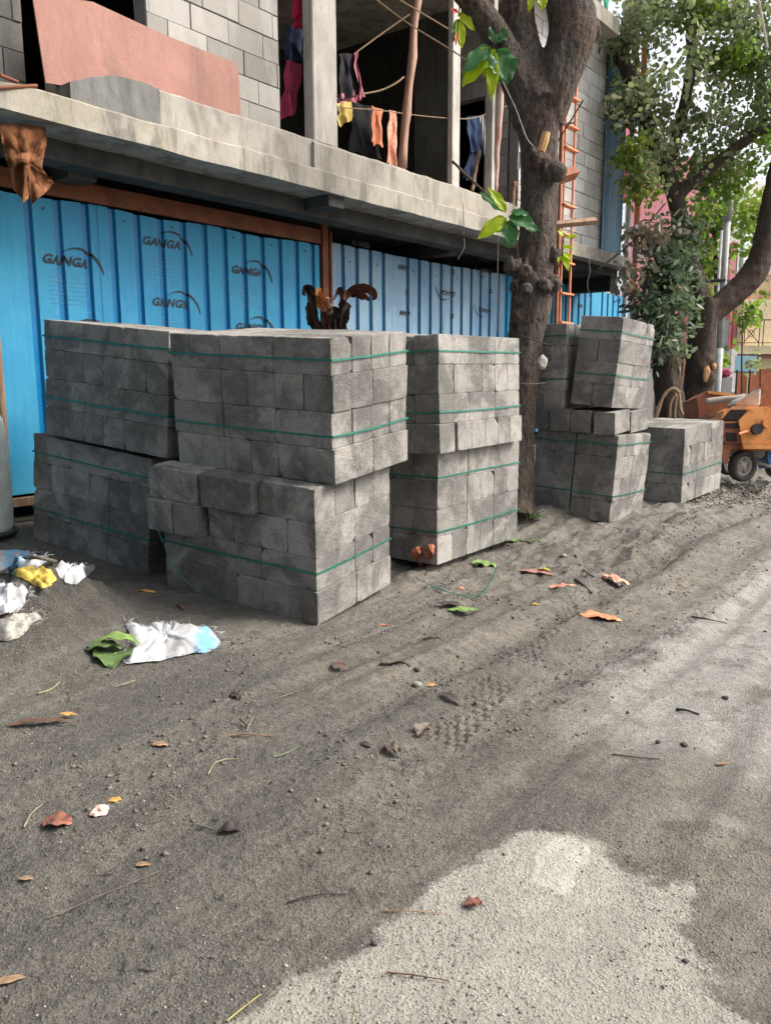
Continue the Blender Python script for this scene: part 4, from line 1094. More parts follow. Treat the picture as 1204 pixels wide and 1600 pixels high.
wv_ = nd(nt_, 'ShaderNodeTexWave'); wv_.inputs['Scale'].default_value = 9; nt_.links.new(worldpos(nt_), wv_.inputs[0]); nt_.links.new(ramp(nt_, wv_.outputs[0], .4, .6, (.05, .05, .06), (.5, .5, .5)), b_.inputs[0])
cloth('crimson cloth at the top of the narrow opening left of the pale column', [(460, -12), (473, -12), (471, 46), (457, 40)], M_C['crimson_cloth'], 3, .02, 5.75)
cloth('dark navy cloth hanging below the crimson cloth', [(446, 38), (472, 42), (471, 96), (444, 92)], M_C['navy_cloth'], 3, .03, 5.85)
cloth('long magenta padded garment hanging in the narrow opening', [(448, 92), (469, 100), (455, 180), (439, 185)], M_C['magenta_cloth'], 3, .05, 5.78)
cloth('black garment hanging just right of the pale column', [(529, 85), (553, 82), (564, 148), (528, 158)], M_C['black_cloth'], 4, .03, 6.0)
cloth('pink cloth strip hanging beside the black garment', [(551, 82), (558, 80), (567, 152), (560, 158)], M_C['pink_cloth'], 2, .02, 5.98)
cloth('pink checked hem below the black garment', [(527, 148), (565, 138), (566, 156), (527, 164)], checker('pink_check', (.5, .17, .22), (.36, .12, .16), 40), 4, .02, 6.02)
cloth('yellow shorts hanging right of the pale column', [(527, 162), (549, 158), (552, 190), (527, 196)], M_C['yellow_cloth'], 3, .03, 5.98)
cloth('long black cloth hanging behind the orange towel', [(550, 158), (582, 168), (600, 250), (548, 238)], M_C['black_cloth'], 4, .03, 6.1)
cloth('plain orange towel on the line', [(579, 165), (598, 171), (600, 230), (579, 224)], M_C['orange_cloth'], 3, .025, 5.95)
cloth('orange checked towel next to the bamboo pole', [(607, 172), (619, 174), (621, 260), (602, 256)], M_CHECK, 3, .025, 5.93)
cloth('navy trousers hanging in the far bay', [(727, 183), (748, 181), (752, 235), (733, 240)], M_C['denim_cloth'], 4, .03, 6.0)
cloth('dark trouser legs below the navy trousers', [(733, 236), (750, 232), (742, 284), (722, 278)], M_C['navy_cloth'], 3, .03, 6.02)
cloth('grey striped cloth hanging right of the navy trousers', [(748, 182), (757, 181), (763, 262), (756, 258)], M_STRIPE, 3, .02, 6.0)
def pole(label, a, b, r, m, d0, d1, name='bamboo_pole', cat='pole', knots=0):
    pa = st(*(lambda q: (q[0], d0, q[1]))(wp(*a, d0))); pb = st(*(lambda q: (q[0], d1, q[1]))(wp(*b, d1))); bm = BM()
    n = 14; pts = [pa.lerp(pb, k/n)+Vector((mn.noise(Vector((k*.4, a[0], 0))), mn.noise(Vector((k*.4, 5, a[0]))), 0))*.02 for k in range(n+1)]
    rad = [r*(1+.18*abs(math.sin(k*1.57+.6))+(.25 if knots and k % 4 == 2 else 0)) for k in range(n+1)]
    tube(bm, pts, rad, 10, wob=.15)
    return solo(name, bm, m, label, cat, None, True)
pole('crooked bamboo pole leaning in the wide opening beside the checked towel', (655, -40), (627, 262), .038, M_BAMBOO, 5.62, 5.58, knots=1)
M_PINKPOLE = simple('pink_and_white_pole_paint', (.35, .12, .08), (.5, .45, .4), 2.2, .7)
pole('upright pole with pink and orange paint beside the trunk', (783, 125), (772, 302), .035, M_PINKPOLE, 5.45, 5.52)
pole('grey stick leaning in the far bay', (748, 235), (737, 300), .02, M_TIMBER, 5.7, 5.65, 'wooden_stick', 'stick')
pole('dark thin branch poking up over the kerb left of the broad leaves', (706, 252), (778, 322), .013, M_BARK, 5.35, 4.9, 'dead_branch', 'branch')
pole('pale plank end standing on the slab beside the trunk', (803, 285), (797, 340), .03, M_TIMBER, 5.5, 5.5, 'wooden_stick', 'stick')
def wire(label, pts, r=.004, m=M_WIRE, name='wire', cat='wire'):
    bm = BM(); tube(bm, curve([P(*p) for p in pts], 6), r, 5, cap=False); return solo(name, bm, m, label, cat)
wire('clothesline strung across the wide opening below the poles', [(527, 168, 7.9), (590, 172, 8.4), (650, 180, 8.9), (707, 185, 9.4), (745, 183, 9.8), (800, 162, 10.4)], .006, M_JUTE, 'clothesline', 'line')
wire('taut cable running down from upper left across the bamboo pole', [(586, -2, 7.6), (640, 38, 8.0), (720, 88, 8.4), (770, 130, 8.4)], .008, M_JUTE, 'cable', 'cable')
wire('second taut cable just above the first', [(615, -6, 7.6), (655, 18, 8.0), (700, 45, 8.4)], .008, M_JUTE, 'cable', 'cable')
wire('sagging line from the hung garments up to the bamboo pole', [(556, 82, 8.1), (600, 50, 8.3), (640, 22, 8.4)], .007, M_JUTE, 'cable', 'cable')
wire('drooping pair of cords behind the bamboo pole', [(565, 147, 8.2), (595, 141, 8.4), (618, 130, 8.5), (631, 120, 8.6)], .009, M_JUTE, 'cable', 'cable')
wire('pale cord running down the trunk to the broken stub', [(785, 128, 7.2), (805, 170, 7.2), (822, 215, 7.2), (836, 232, 7.2)], .005, M_WIRE, 'cord', 'cord')
wire('thin wire hanging from the slab in front of the milky fence', [(723, 318, 7.7), (724, 366, 7.7)], .003)
wire('bent wire tail below the slab edge over the milky fence', [(724, 372, 8), (725, 386, 8), (715, 405, 8)], .004)
wire('thin wire hanging below the broad leaves', [(778, 370, 7.8), (777, 420, 7.8), (777, 520, 7.8)], .003)
wire('wire hanging from the far slab beside the orange ladder', [(919, 405, 12), (921, 425, 12), (917, 445, 12), (923, 470, 12)], .006)
wire('dark cable sloping from the far slab up to the forked tree', [(935, 420, 12), (990, 375, 12.2), (1038, 318, 12.4)], .012, M_DARKWIRE, 'cable', 'cable')
wire('dark branchlet crossing the orange ladder', [(862, 235, 8.2), (890, 190, 8.0), (910, 157, 7.8)], .008, M_BARK, 'dead_branch', 'branch')
wire('dark branch stub behind the trunk by the ladder', [(850, 205, 8.2), (868, 196, 8.4), (896, 192, 8.6)], .012, M_BARK, 'dead_branch', 'branch')
bm = BM(); c0 = P(822, 596, TZ); pts = []
for k in range(25):
    a = 2*math.pi*k/24; pts.append(c0+Vector((.185*math.cos(a), .185*math.sin(a), .02*math.sin(a))))
tube(bm, pts, .004, 5, cap=False); solo('binding_wire', bm, M_WIRE, 'pale wire loop tied round the rough trunk', 'wire')
bm = BM(); c0 = P(826, 532, TZ); pts = []
for k in range(25):
    a = 2*math.pi*k/24; pts.append(c0+Vector((.20*math.cos(a), .20*math.sin(a), -.06*math.cos(a))))
tube(bm, pts, .006, 5, cap=False); solo('binding_wire', bm, M_DARKWIRE, 'dark tilted wire loop higher on the rough trunk', 'wire')

# orange lattice ladder
lad = thing('scaffold_ladder', 'slim orange steel lattice ladder standing behind the trunk and the far stack', 'ladder', st(10.2, 5.0, .1))
LT = [(10.0, 4.93), (10.42, 4.93)]
for (px, ty, w_) in ((874, 100, .045), (880, 100, .022), (894.5, 100, .026)):
    t, _ = wp(px, 300, 5.0); bm = BM()
    sbox(bm, t-w_/2, t+w_/2, 5.0-w_/2, 5.0+w_/2, .1, 5.95 if px < 890 else 5.7, .003); obj('rail', bm, M_ORANGE if px > 875 else M_RUST2, lad)
ta, _ = wp(880, 300, 5.0); tb_, _ = wp(895.5, 300, 5.0)
for k, py in enumerate((70, 105, 150, 196, 232, 268, 322, 368, 412, 460, 505)):
    z = wp(886, py, 5.0)[1]; bm = BM(); sbox(bm, ta-.03, tb_+.03, 4.955, 5.045, z-.012, z+.012, .003); obj('rung', bm, M_ORANGE, lad)
for k in range(4):
    z = .35+.5*k; bm = BM(); sbox(bm, ta-.03, tb_+.03, 4.955, 5.045, z-.012, z+.012, .003); obj('rung', bm, M_ORANGE, lad)
for (x0, y0, x1, y1, w_, lb, mm) in ((858, 352, 930, 345, .055, 'short timber beam lying across the orange ladder at slab height', M_TIMBER), (858, 282, 897, 270, .10, 'red brown plank fixed across the orange ladder behind the round stub', M_RUST2)):
    bm = BM(); a = P(x0, y0, 9.6); b = P(x1, y1, 9.9); tube(bm, [a, b], w_*.8, 4); solo('timber_plank', bm, mm, lb, 'plank')

# torn orange sack hanging from the soffit, left
M_SACKO, nt_, b_ = nodes('dirty_orange_sacking', .9, .1)
f_ = ramp(nt_, noise(nt_, 5, 8, .7, coord(nt_)), .35, .65); nt_.links.new(mix(nt_, f_, (.16, .075, .035), (.46, .20, .10)), b_.inputs[0]); bump(nt_, b_, noise(nt_, 90, 5, .8, coord(nt_)), .8, .006)
bm = BM(); ol = [(0, 195), (28, 192), (72, 200), (74, 222), (69, 240), (66, 262), (76, 276), (84, 285), (72, 300), (60, 310), (50, 322), (47, 306), (38, 318), (30, 306), (22, 296), (20, 275), (12, 258), (6, 240), (2, 215)]
cx_, cy_ = 42, 250; ringp = []
N_ = 60; full = []
for k in range(len(ol)):
    a, b = ol[k], ol[(k+1) % len(ol)]
    for s in range(3): full.append((a[0]+(b[0]-a[0])*s/3+random.uniform(-1, 1), a[1]+(b[1]-a[1])*s/3+random.uniform(-1, 1)))
rings = []
for q in (1., .8, .6, .4, .2):
    ring = []
    for (x, y) in full:
        X_, Y_ = cx_+(x-cx_)*q, cy_+(y-cy_)*q; dd = 5.52+.02*math.sin(X_*.28)+.09*mn.noise(Vector((X_*.06, Y_*.05, 0)))+.03*mn.noise(Vector((X_*.2, Y_*.15, 3)))-.03*(1-q)
        t, z = wp(X_, Y_, dd); ring.append(bm.verts.new(st(t, dd, z)))
    rings.append(ring)
for a, b in zip(rings, rings[1:]):
    for k in range(len(a)): bm.faces.new((a[k], a[(k+1) % len(a)], b[(k+1) % len(a)], b[k]))
bm.faces.new(rings[-1])
bmesh.ops.solidify(bm, geom=bm.faces[:], thickness=.012)
solo('torn_sack', bm, M_SACKO, 'dirty orange torn sack hanging from the slab at the left above the fence', 'sack', None, True)

# pale rounded drum, left edge
dr = thing('plastic_drum', 'pale grey green rounded drum cut off by the left edge of the photo', 'drum', gp(-30, 838))
b0 = gp(-34, 838); bm = BM(); seg = 40
prof_ = [(0, .0), (.2, .0), (.235, .02), (.25, .08), (.255, .3), (.262, .45), (.25, .7), (.235, .86), (.2, .93), (.12, .95), (0, .95)]
rows = []
for r_, z_ in prof_: rows.append([bm.verts.new(b0+Vector((r_*math.cos(2*math.pi*k/seg), r_*math.sin(2*math.pi*k/seg), z_))) for k in range(seg)] if r_ > 0 else [bm.verts.new(b0+Vector((0, 0, z_)))])
for a, b in zip(rows, rows[1:]):
    for k in range(seg):
        if len(a) == 1: bm.faces.new((a[0], b[k], b[(k+1) % seg]))
        elif len(b) == 1: bm.faces.new((a[k], b[0], a[(k+1) % seg]))
        else: bm.faces.new((a[k], a[(k+1) % seg], b[(k+1) % seg], b[k]))
obj('drum_body', bm, flat('pale_grey_green_plastic', (.42, .46, .43), .5), dr, True)
bm = BM(); tube(bm, [b0+Vector((.262*math.cos(2*math.pi*k/40), .262*math.sin(2*math.pi*k/40), .03)) for k in range(41)], .02, 8); obj('base_ring', bm, flat('dark_rubber', (.03, .03, .03), .8), dr, True)

# dried plant in front of the fence
dp = thing('dried_plant', 'curled rusty brown dead leaves sticking up over the nearest stack', 'dead plant', gp(520, 850), group=None)
dz = 6.6
DL = {'r': flat('rusty_dead_leaf', (.12, .045, .03), .55, .35), 'o': flat('orange_dead_leaf', (.42, .17, .06), .6), 'g': flat('grey_brown_dead_leaf', (.085, .055, .045), .7, .35), 'k': flat('black_brown_dead_leaf', (.04, .026, .022), .7, .35)}
def dead(pts, w, col, zz, seed):
    rr_ = random.Random(seed); c = curve([P(x, y, zz+rr_.uniform(-.04, .04)) for x, y in pts], 7); prev = None; bm = BM(); n = len(c)-1
    for k, p in enumerate(c):
        tg = (c[min(k+1, n)]-c[max(k-1, 0)]).normalized(); sd = tg.cross(Vector(FW)+Vector((0, 0, .5))).normalized(); nr = tg.cross(sd); q = k/n
        ww = w*dz/FPX*.5*(math.sin(math.pi*min(1, .08+.92*q))**.7)*(1+.35*mn.noise(Vector((q*7, seed, 0)))); row = []
        for s_ in (-1, -.7, -.35, 0, .35, .7, 1):
            e = 1+.3*mn.noise(Vector((q*13, s_*2, seed))) if abs(s_) > .9 else 1
            row.append(bm.verts.new(p+sd*ww*s_*e+nr*(abs(s_)**1.5*ww*.9+ww*.35*mn.noise(Vector((q*9, s_*2.5, seed*3))))))
        if prev:
            for j_ in range(6): bm.faces.new((prev[j_], prev[j_+1], row[j_+1], row[j_]))
        prev = row
    bmesh.ops.solidify(bm, geom=bm.faces[:], thickness=.003)
    obj('dead_leaf', bm, DL[col], dp, True)
for i, a_ in enumerate((([(537, 470), (545, 456), (562, 449), (578, 452), (585, 462), (581, 470)], 15, 'r'), ([(541, 462), (556, 458), (570, 463), (578, 470)], 12, 'r'),
        ([(511, 482), (504, 470), (498, 458), (500, 449)], 15, 'o'), ([(508, 486), (500, 478), (495, 462), (499, 450)], 9, 'o'),
        ([(503, 515), (494, 498), (489, 475), (484, 455), (478, 450), (475, 458)], 13, 'k'), ([(498, 518), (488, 505), (483, 488), (481, 470)], 12, 'k'), ([(494, 470), (488, 452), (480, 448), (474, 456), (477, 462)], 9, 'k'),
        ([(530, 500), (534, 480), (536, 465), (530, 452), (523, 456)], 12, 'g'), ([(533, 515), (538, 498), (541, 482), (545, 474)], 14, 'k'), ([(528, 520), (531, 500), (526, 485), (519, 478)], 15, 'k'),
        ([(538, 505), (540, 518), (548, 520), (552, 516)], 9, 'r'), ([(512, 518), (508, 505), (511, 490), (516, 482)], 13, 'r'), ([(515, 520), (500, 517), (492, 510)], 12, 'g'), ([(520, 470), (526, 458), (532, 452)], 5, 'g'), ([(521, 520), (519, 500), (523, 488)], 9, 'k'))):
    dead(a_[0], a_[1], a_[2], dz+.02*(i % 4), i+1)
bm = BM(); tube(bm, curve([gp(520, 850, 0), P(522, 700, 6.75), P(518, 560, 6.75), P(514, 500, 6.7), P(512, 465, 6.6)], 5), .016, 7); tube(bm, curve([P(520, 560, 6.75), P(524, 500, 6.7), P(512, 468, 6.7)], 5), .008, 6); obj('stem', bm, M_JUTE, dp)


# ================================================================== MIXER
M_MIXO = simple('orange_machine_paint', (.30, .10, .025), (.60, .23, .05), 7, .55, .3, .003, 40, .5, lo=.3, hi=.52)
M_MIXD = simple('rusty_machine_side', (.16, .05, .025), (.30, .10, .04), 6, .6)
M_TYRE = simple('dusty_tyre_rubber', (.035, .033, .03), (.10, .095, .085), 9, .9, .6, .004, 60)
M_RIM = simple('pale_dusty_rim', (.30, .27, .24), (.45, .41, .37), 8, .7)
M_HOLE = flat('dark_machine_inside', (.018, .016, .015), .9)
mixr = thing('concrete_mixer', 'orange concrete mixer machine on small wheels, cut off by the right edge', 'concrete mixer', gp(1175, 753))
def Q(x, y): return (1000+x/5.9, 540+y/5.9)     # from an enlarged view of this corner
MZ = 9.55
BK = Vector(SV)*1.0+Vector(NV)*.0
def pan(pts, z, dep, m, name, vec=None, lab=None, z2=None):
    bm = BM(); prism(bm, [P(*Q(x, y), z) for x, y in pts], (Vector(FW) if vec is None else vec)*dep); return obj(name, bm, m, mixr)
pan([(905, 690), (1010, 585), (1180, 572), (1400, 590), (1400, 905), (935, 905)], MZ, .5, M_MIXO, 'body')
pan([(905, 690), (1010, 585), (1180, 572), (1180, 562), (850, 560), (770, 600), (740, 680)], MZ+.05, .25, M_MIXO, 'hopper_frame')
pan([(835, 590), (985, 590), (900, 688), (752, 680)], MZ+.035, .01, M_HOLE, 'hopper_opening')
pan([(720, 700), (903, 693), (930, 905), (780, 900)], MZ+.03, .45, M_MIXD, 'side_panel')
pan([(785, 715), (900, 715), (908, 760), (790, 760)], MZ+.02, .01, M_HOLE, 'side_slot')
pan([(785, 800), (885, 805), (890, 885), (795, 880)], MZ+.02, .01, M_HOLE, 'side_slot')
pan([(940, 908), (1400, 908), (1400, 952), (950, 952)], MZ-.03, .5, M_MIXO, 'chassis_beam')
pan([(750, 905), (940, 905), (945, 950), (830, 960), (800, 1080), (760, 1080)], MZ+.05, .3, M_MIXD, 'chassis_leg')
pan([(1108, 215), (1400, 215), (1400, 590), (1190, 575), (1108, 560)], MZ+.35, .04, M_RUST2, 'tall_plate')
pan([(520, 480), (620, 418), (830, 440), (945, 470), (900, 560), (740, 640), (540, 660)], MZ+.9, .5, M_MIXD, 'rear_hopper')
pan([(620, 418), (830, 440), (945, 470), (940, 482), (620, 440)], MZ+.88, .02, M_MIXO, 'hopper_lip')
bm = BM(); c0 = P(*Q(1062, 772), MZ-.02); 
tube(bm, [c0, c0-Vector(FW)*.05], .065, 18); obj('pulley', bm, flat('black_steel', (.03, .028, .027), .5), mixr)
bm = BM(); c0 = P(*Q(1148, 722), MZ-.02); tube(bm, [c0, c0-Vector(FW)*.06], .055, 16); obj('gear_case', bm, M_MIXO, mixr)
bm = BM(); tube(bm, [P(*Q(905, 815), MZ-.1), P(*Q(965, 795), MZ-.06), P(*Q(1000, 790), MZ-.02)], [.016, .014, .02], 8); obj('handle', bm, M_ORANGE, mixr)
def wheel(x, y, z, r):
    c = P(x, y, z); ax = (Vector(FW)*.93-Vector(RT)*.35); ax.z = 0; ax.normalize(); u = ax.cross(Vector((0, 0, 1))); w_ = Vector((0, 0, 1))
    bm = BM(); n = 40; prf = [(.60, -.02), (.66, -.05), (.86, -.06), (.97, -.045), (1., 0), (.97, .045), (.86, .06), (.66, .05), (.60, .02)]
    rows = [[bm.verts.new(c+(u*math.cos(2*math.pi*k/n)+w_*math.sin(2*math.pi*k/n))*r*(a+(.012*(k % 2) if abs(a) > .9 else 0))+ax*b) for a, b in prf] for k in range(n)]
    for k in range(n):
        a, b = rows[k], rows[(k+1) % n]
        for j in range(len(prf)-1): bm.faces.new((a[j], b[j], b[j+1], a[j+1]))
    wh = thing('w', None, None); bpy.data.objects.remove(wh)
    whl = obj('wheel', bm, M_TYRE, mixr, True)
    bm = BM(); prf = [(.61, -.03), (.56, -.035), (.5, -.0), (.3, .01), (.22, -.02), (.0, -.025)]
    rows = [[bm.verts.new(c+(u*math.cos(2*math.pi*k/n)+w_*math.sin(2*math.pi*k/n))*r*a+ax*b) for a, b in prf[:-1]] for k in range(n)]
    ce = bm.verts.new(c+ax*prf[-1][1])
    for k in range(n):
        a, b = rows[k], rows[(k+1) % n]
        for j in range(len(prf)-2): bm.faces.new((a[j], b[j], b[j+1], a[j+1]))
        bm.faces.new((a[-1], b[-1], ce))
    for q in range(5):
        a = 2*math.pi*q/5; p = c+(u*math.cos(a)+w_*math.sin(a))*r*.38; tube(bm, [p, p-ax*.03], .012, 6)
    rim = obj('rim', bm, M_RIM, None, True); rim.data.transform(wm(mixr).inverted()); rim.parent = whl
wheel(1159.3, 728, MZ+.22, .192)
wheel(1213, 726, MZ+.9, .17)
wheel(1138, 722, MZ+.95, .17)
bm = BM(); tube(bm, [P(*Q(940, 1135), MZ+.2), P(*Q(940, 1100), MZ+1.2)], .025, 8); tube(bm, [P(*Q(1070, 1080), MZ+.4), P(*Q(1400, 1170), MZ+.3)], .02, 6); obj('axle', bm, M_RIM, mixr)
pan([(1030, 955), (1150, 955), (1150, 1010), (1110, 1040), (1040, 1010)], MZ+.3, .3, flat('grey_engine', (.2, .2, .2), .5), 'engine')
pan([(1160, 960), (1400, 960), (1400, 1120), (1190, 1120), (1170, 1040)], MZ+.35, .3, flat('blue_engine_cover', (.02, .12, .3), .5), 'engine_cover')
bm = BM(); tube(bm, curve([P(*Q(600, 518), MZ+.8), P(*Q(760, 498), MZ+.75), P(*Q(900, 488), MZ+.7), P(*Q(960, 470), MZ+.7)], 5), .045, 9, wob=.25); solo('white_log', bm, flat('pale_bark_log', (.38, .33, .28), .9), 'pale debarked log resting across the mixer hopper', 'log', None, True)
bm = BM(); ol = [(880, 520), (920, 470), (1010, 468), (1060, 440), (1100, 395), (1112, 400), (1108, 560), (840, 558)]
prism(bm, [P(*Q(x, y), MZ+.3) for x, y in ol], Vector(FW)*.22); bmesh.ops.bevel(bm, geom=bm.edges[:], offset=.02, segments=2, affect='EDGES')
solo('cement_sack', bm, flat('pale_grey_sack', (.45, .43, .42), .9), 'slumped pale grey sack on top of the orange mixer', 'sack', None, True)

# rope coiled on the leaning stem
bm = BM()
for r_, pts in enumerate(([(1022, 655), (1030, 630), (1042, 612), (1055, 608), (1060, 618), (1062, 640), (1070, 652), (1082, 660)], [(1045, 655), (1047, 630), (1056, 615)], [(1053, 655), (1054, 635), (1057, 618)], [(1050, 606), (1058, 612), (1062, 614)], [(1024, 655), (1036, 618), (1050, 606)])):
    tube(bm, curve([P(x, y, 11.7) for x, y in pts], 6), .022, 7)
solo('coiled_rope', bm, M_JUTE, 'brown rope looped round the leaning stem above the low bundle', 'rope', None, True)
wire('thin pale line sagging over the low bundle to the mixer', [(1058, 650, 11.6), (1090, 650, 10.8), (1120, 645, 10), (1145, 638, 9.6)], .006, M_WIRE, 'cord', 'cord')
wire('rope end running from the low bundle to the mixer hopper', [(1100, 656, 10.5), (1120, 648, 10), (1140, 637, 9.6)], .013, M_JUTE, 'rope', 'rope')


# ================================================================== BACKGROUND BUILDINGS
def pbox(bm, x0, y0, x1, y1, z, dep, skew=0.):
    a, b, c, d = P(x0, y1, z), P(x1, y1, z), P(x1, y0, z), P(x0, y0, z)
    # keep vertical edges plumb
    d.x, d.y = a.x, a.y; c.x, c.y = b.x, b.y
    f = Vector((math.sin(.25), math.cos(.25), 0)); prism(bm, [a, b, c, d], f*dep)
def gpart(name, x0, y0, x1, y1, z, dep, m, parent, label=None):
    bm = BM(); pbox(bm, x0, y0, x1, y1, z, dep); o = obj(name, bm, m, parent)
    if label: o['label'] = label
    return o
GY = 645
C_ = {k: flat(k, c, .85, .08) for k, c in dict(faded_red_render=(.62, .18, .2), rose_render=(.78, .33, .36), white_render=(.78, .77, .74), mint_render=(.45, .58, .52), cream_render=(.70, .62, .42), beige_render=(.55, .42, .30), orange_gate_paint=(.60, .22, .12), black_frame=(.03, .03, .03), light_blue_board=(.30, .52, .66), grey_render=(.34, .36, .36), mauve_render=(.32, .16, .16), dark_glass=(.05, .06, .07), salmon_shutter=(.5, .22, .16), wash_blue=(.25, .5, .75), dim_red=(.3, .04, .05), pale_plaster=(.6, .56, .5)).items()}
pk = thing('pink_house', 'pink and red house with a white band seen through the leaves', 'house', P(1035, GY, 27))
gpart('wall', 972, 262, 1100, GY, 27, 7, C_['rose_render'], pk); gpart('stair_tower', 972, 170, 986, 261, 27.05, 6, C_['rose_render'], pk)
gpart('white_band', 998, 316, 1062, 372, 26.8, .19, C_['white_render'], pk)
gpart('white_band', 1003, 372, 1040, 432, 26.8, .19, C_['white_render'], pk)
gpart('bay', 976, 317, 997, 372, 26.5, .5, C_['mint_render'], pk)
gpart('wall_panel', 986, 256, 1000, 316, 26.7, .29, C_['mauve_render'], pk)
gpart('wall_panel', 976, 470, 1016, 500, 26.7, .29, C_['dim_red'], pk)
for x in (978, 982, 1010, 1018, 1026, 1034, 1042): gpart('rib', x, 200 if x < 990 else 270, x+1.2, 314, 26.9, .09, C_['faded_red_render'], pk)
for y in (452, 464, 476): gpart('balcony_rail', 976, y, 1030, y+1.5, 26.4, .06, C_['black_frame'], pk)
gpart('laundry_board', 1000, 492, 1014, 506, 26.2, .1, C_['wash_blue'], pk)
mt = thing('mint_house', 'pale mint house behind the forked tree', 'house', P(1105, GY, 30))
gpart('wall', 1062, 292, 1138, GY, 30, 8, C_['mint_render'], mt)
gpart('wall_panel', 1045, 265, 1060, 345, 29.5, .4, C_['white_render'], mt)
gpart('window', 1100, 440, 1112, 470, 29.9, .08, C_['dark_glass'], mt)
gpart('wall_panel', 1062, 505, 1100, 545, 29.7, .29, C_['grey_render'], mt)
rc = thing('red_pillar', 'tall red pillar with a blue band and white foot beside the cream house', 'pillar', P(1141, GY, 23))
gpart('shaft', 1136, 465, 1147, 545, 23, .6, C_['faded_red_render'], rc); gpart('blue_band', 1135.8, 517, 1147.2, 524, 22.97, .1, C_['wash_blue'], rc)
gpart('foot', 1135, 545.5, 1147, 612, 23, .6, C_['white_render'], rc); gpart('base', 1133, 612.5, 1149, 650, 22.9, .7, C_['grey_render'], rc); gpart('shaft', 1137, 380, 1147, 464.5, 23, .6, C_['rose_render'], rc)
wb = thing('street_banner', 'tall narrow white framed banner beside the red pillar', 'banner', P(1130, GY, 22)); gpart('panel', 1127, 500, 1134, 560, 22, .08, C_['grey_render'], wb); gpart('pole', 1134.3, 395, 1135.3, GY, 22.1, .06, C_['black_frame'], wb)
cr_ = thing('cream_house', 'cream house with a railed balcony at the right edge', 'house', P(1210, GY, 24))
gpart('wall', 1149, 470, 1330, GY, 24, 8, C_['cream_render'], cr_)
gpart('wall', 1160, 430, 1330, 469, 24, 8, C_['beige_render'], cr_); gpart('cornice', 1172, 408, 1330, 429, 23.8, 8, C_['pale_plaster'], cr_)
gpart('balcony_slab', 1147, 540, 1330, 553, 23.2, .8, C_['cream_render'], cr_); gpart('painted_balcony_shadow', 1148, 554, 1330, 560, 23.5, .4, C_['mauve_render'], cr_)  # mauve strip below the slab stands in for the balcony's shade
for x0, x1 in ((1164, 1170), (1187, 1192), (1198, 1203)):
    w = gpart('window', x0, 455, x1, 500, 23.97, .05, C_['salmon_shutter'], cr_)
rl = gpart('balcony_rail', 1147, 499, 1330, 500.6, 22.9, .05, C_['black_frame'], cr_)
gpart('balcony_rail', 1147, 535, 1330, 536, 22.9, .05, C_['black_frame'], cr_)
for x in (1148, 1157, 1161, 1184, 1190, 1206, 1220): gpart('baluster', x, 500, x+1, 540, 22.9, .05, C_['black_frame'], cr_)
bm = BM()
for a, b in (((1161, 508), (1184, 535)), ((1161, 535), (1184, 508)), ((1161, 508), (1184, 508))): tube(bm, [P(*a, 22.9), P(*b, 22.9)], .012, 5)
cc_ = P(1172.5, 521, 22.9); tube(bm, [cc_+Vector((.09*math.cos(k*math.pi/8), 0, .09*math.sin(k*math.pi/8))) for k in range(17)], .01, 5)
obj('balcony_ornament', bm, C_['black_frame'], cr_)
wh = thing('white_house', 'bright white tall house behind the cream house', 'house', P(1190, GY, 33)); gpart('wall', 1145, 300, 1400, GY, 33, 8, C_['white_render'], wh); gpart('window', 1160, 380, 1170, 398, 32.9, .09, C_['rose_render'], wh); gpart('window', 1170, 318, 1192, 350, 32.9, .09, C_['rose_render'], wh)
bb = solo('blue_board', (lambda b: (pbox(b, 1147, 556, 1180, 581, 21.5, .06), b)[1])(BM()), C_['light_blue_board'], 'pale blue board mounted above the orange gate', 'board')
def gate(label, x0, y0, x1, y1, z, n):
    g = thing('compound_gate', label, 'gate', P((x0+x1)/2, GY+8, z))
    w = (x1-x0)/n
    for k in range(n):
        gpart('gate_panel', x0+w*k+1.2, y0, x0+w*(k+1)-1.2, y1, z, .04, C_['orange_gate_paint'], g)
    for k in range(n+1): gpart('post', x0+w*k-1.1, y0-5, x0+w*k+1.1, GY+8, z-.02, .08, C_['black_frame'], g)
    gpart('lower_panel', x0, y1+1, x1, GY+6, z+.03, .05, C_['grey_render'], g); gpart('top_bar', x0, y0-2.5, x1, y0-.6, z-.01, .05, C_['black_frame'], g)
    return g
gate('salmon orange gate with black posts seen between the two tree stems', 1022, 561, 1080, 598, 21, 3)
gate('salmon orange gate with black posts below the pale blue board', 1146, 583, 1186, 616, 21, 2)
gate('salmon orange gate section hidden behind the mixer plate', 1190, 583, 1240, 616, 21.5, 2)
solo('compound_wall', (lambda b: (pbox(b, 1004, 569, 1018, 655, 20, .3), b)[1])(BM()), C_['pale_plaster'], 'low pale plastered wall piece right of the leaning stack', 'wall')
solo('compound_wall', (lambda b: (pbox(b, 1019, 603, 1135, 655, 22.5, .2), b)[1])(BM()), C_['grey_render'], 'low grey compound wall behind the tree stems', 'wall')
rb = solo('red_bin', (lambda b: (pbox(b, 1108, 583, 1117, 628, 17, .4), b)[1])(BM()), C_['dim_red'], 'dark red box standing behind the forked trunk', 'box')
cl = solo('cloth_bundle', (lambda b: (ball(b, P(1130, 583, 17), .1, (1.6, 1, .9), 3, .5, 2.5), b)[1])(BM()), M_C['magenta_cloth'], 'maroon cloth bundle beside the grey pole', 'cloth', None, True)
tb2 = solo('utility_box', (lambda b: (pbox(b, 1125, 589, 1140, 640, 17.5, .4), b)[1])(BM()), C_['grey_render'], 'grey box with dark front beside the grey pole', 'box')
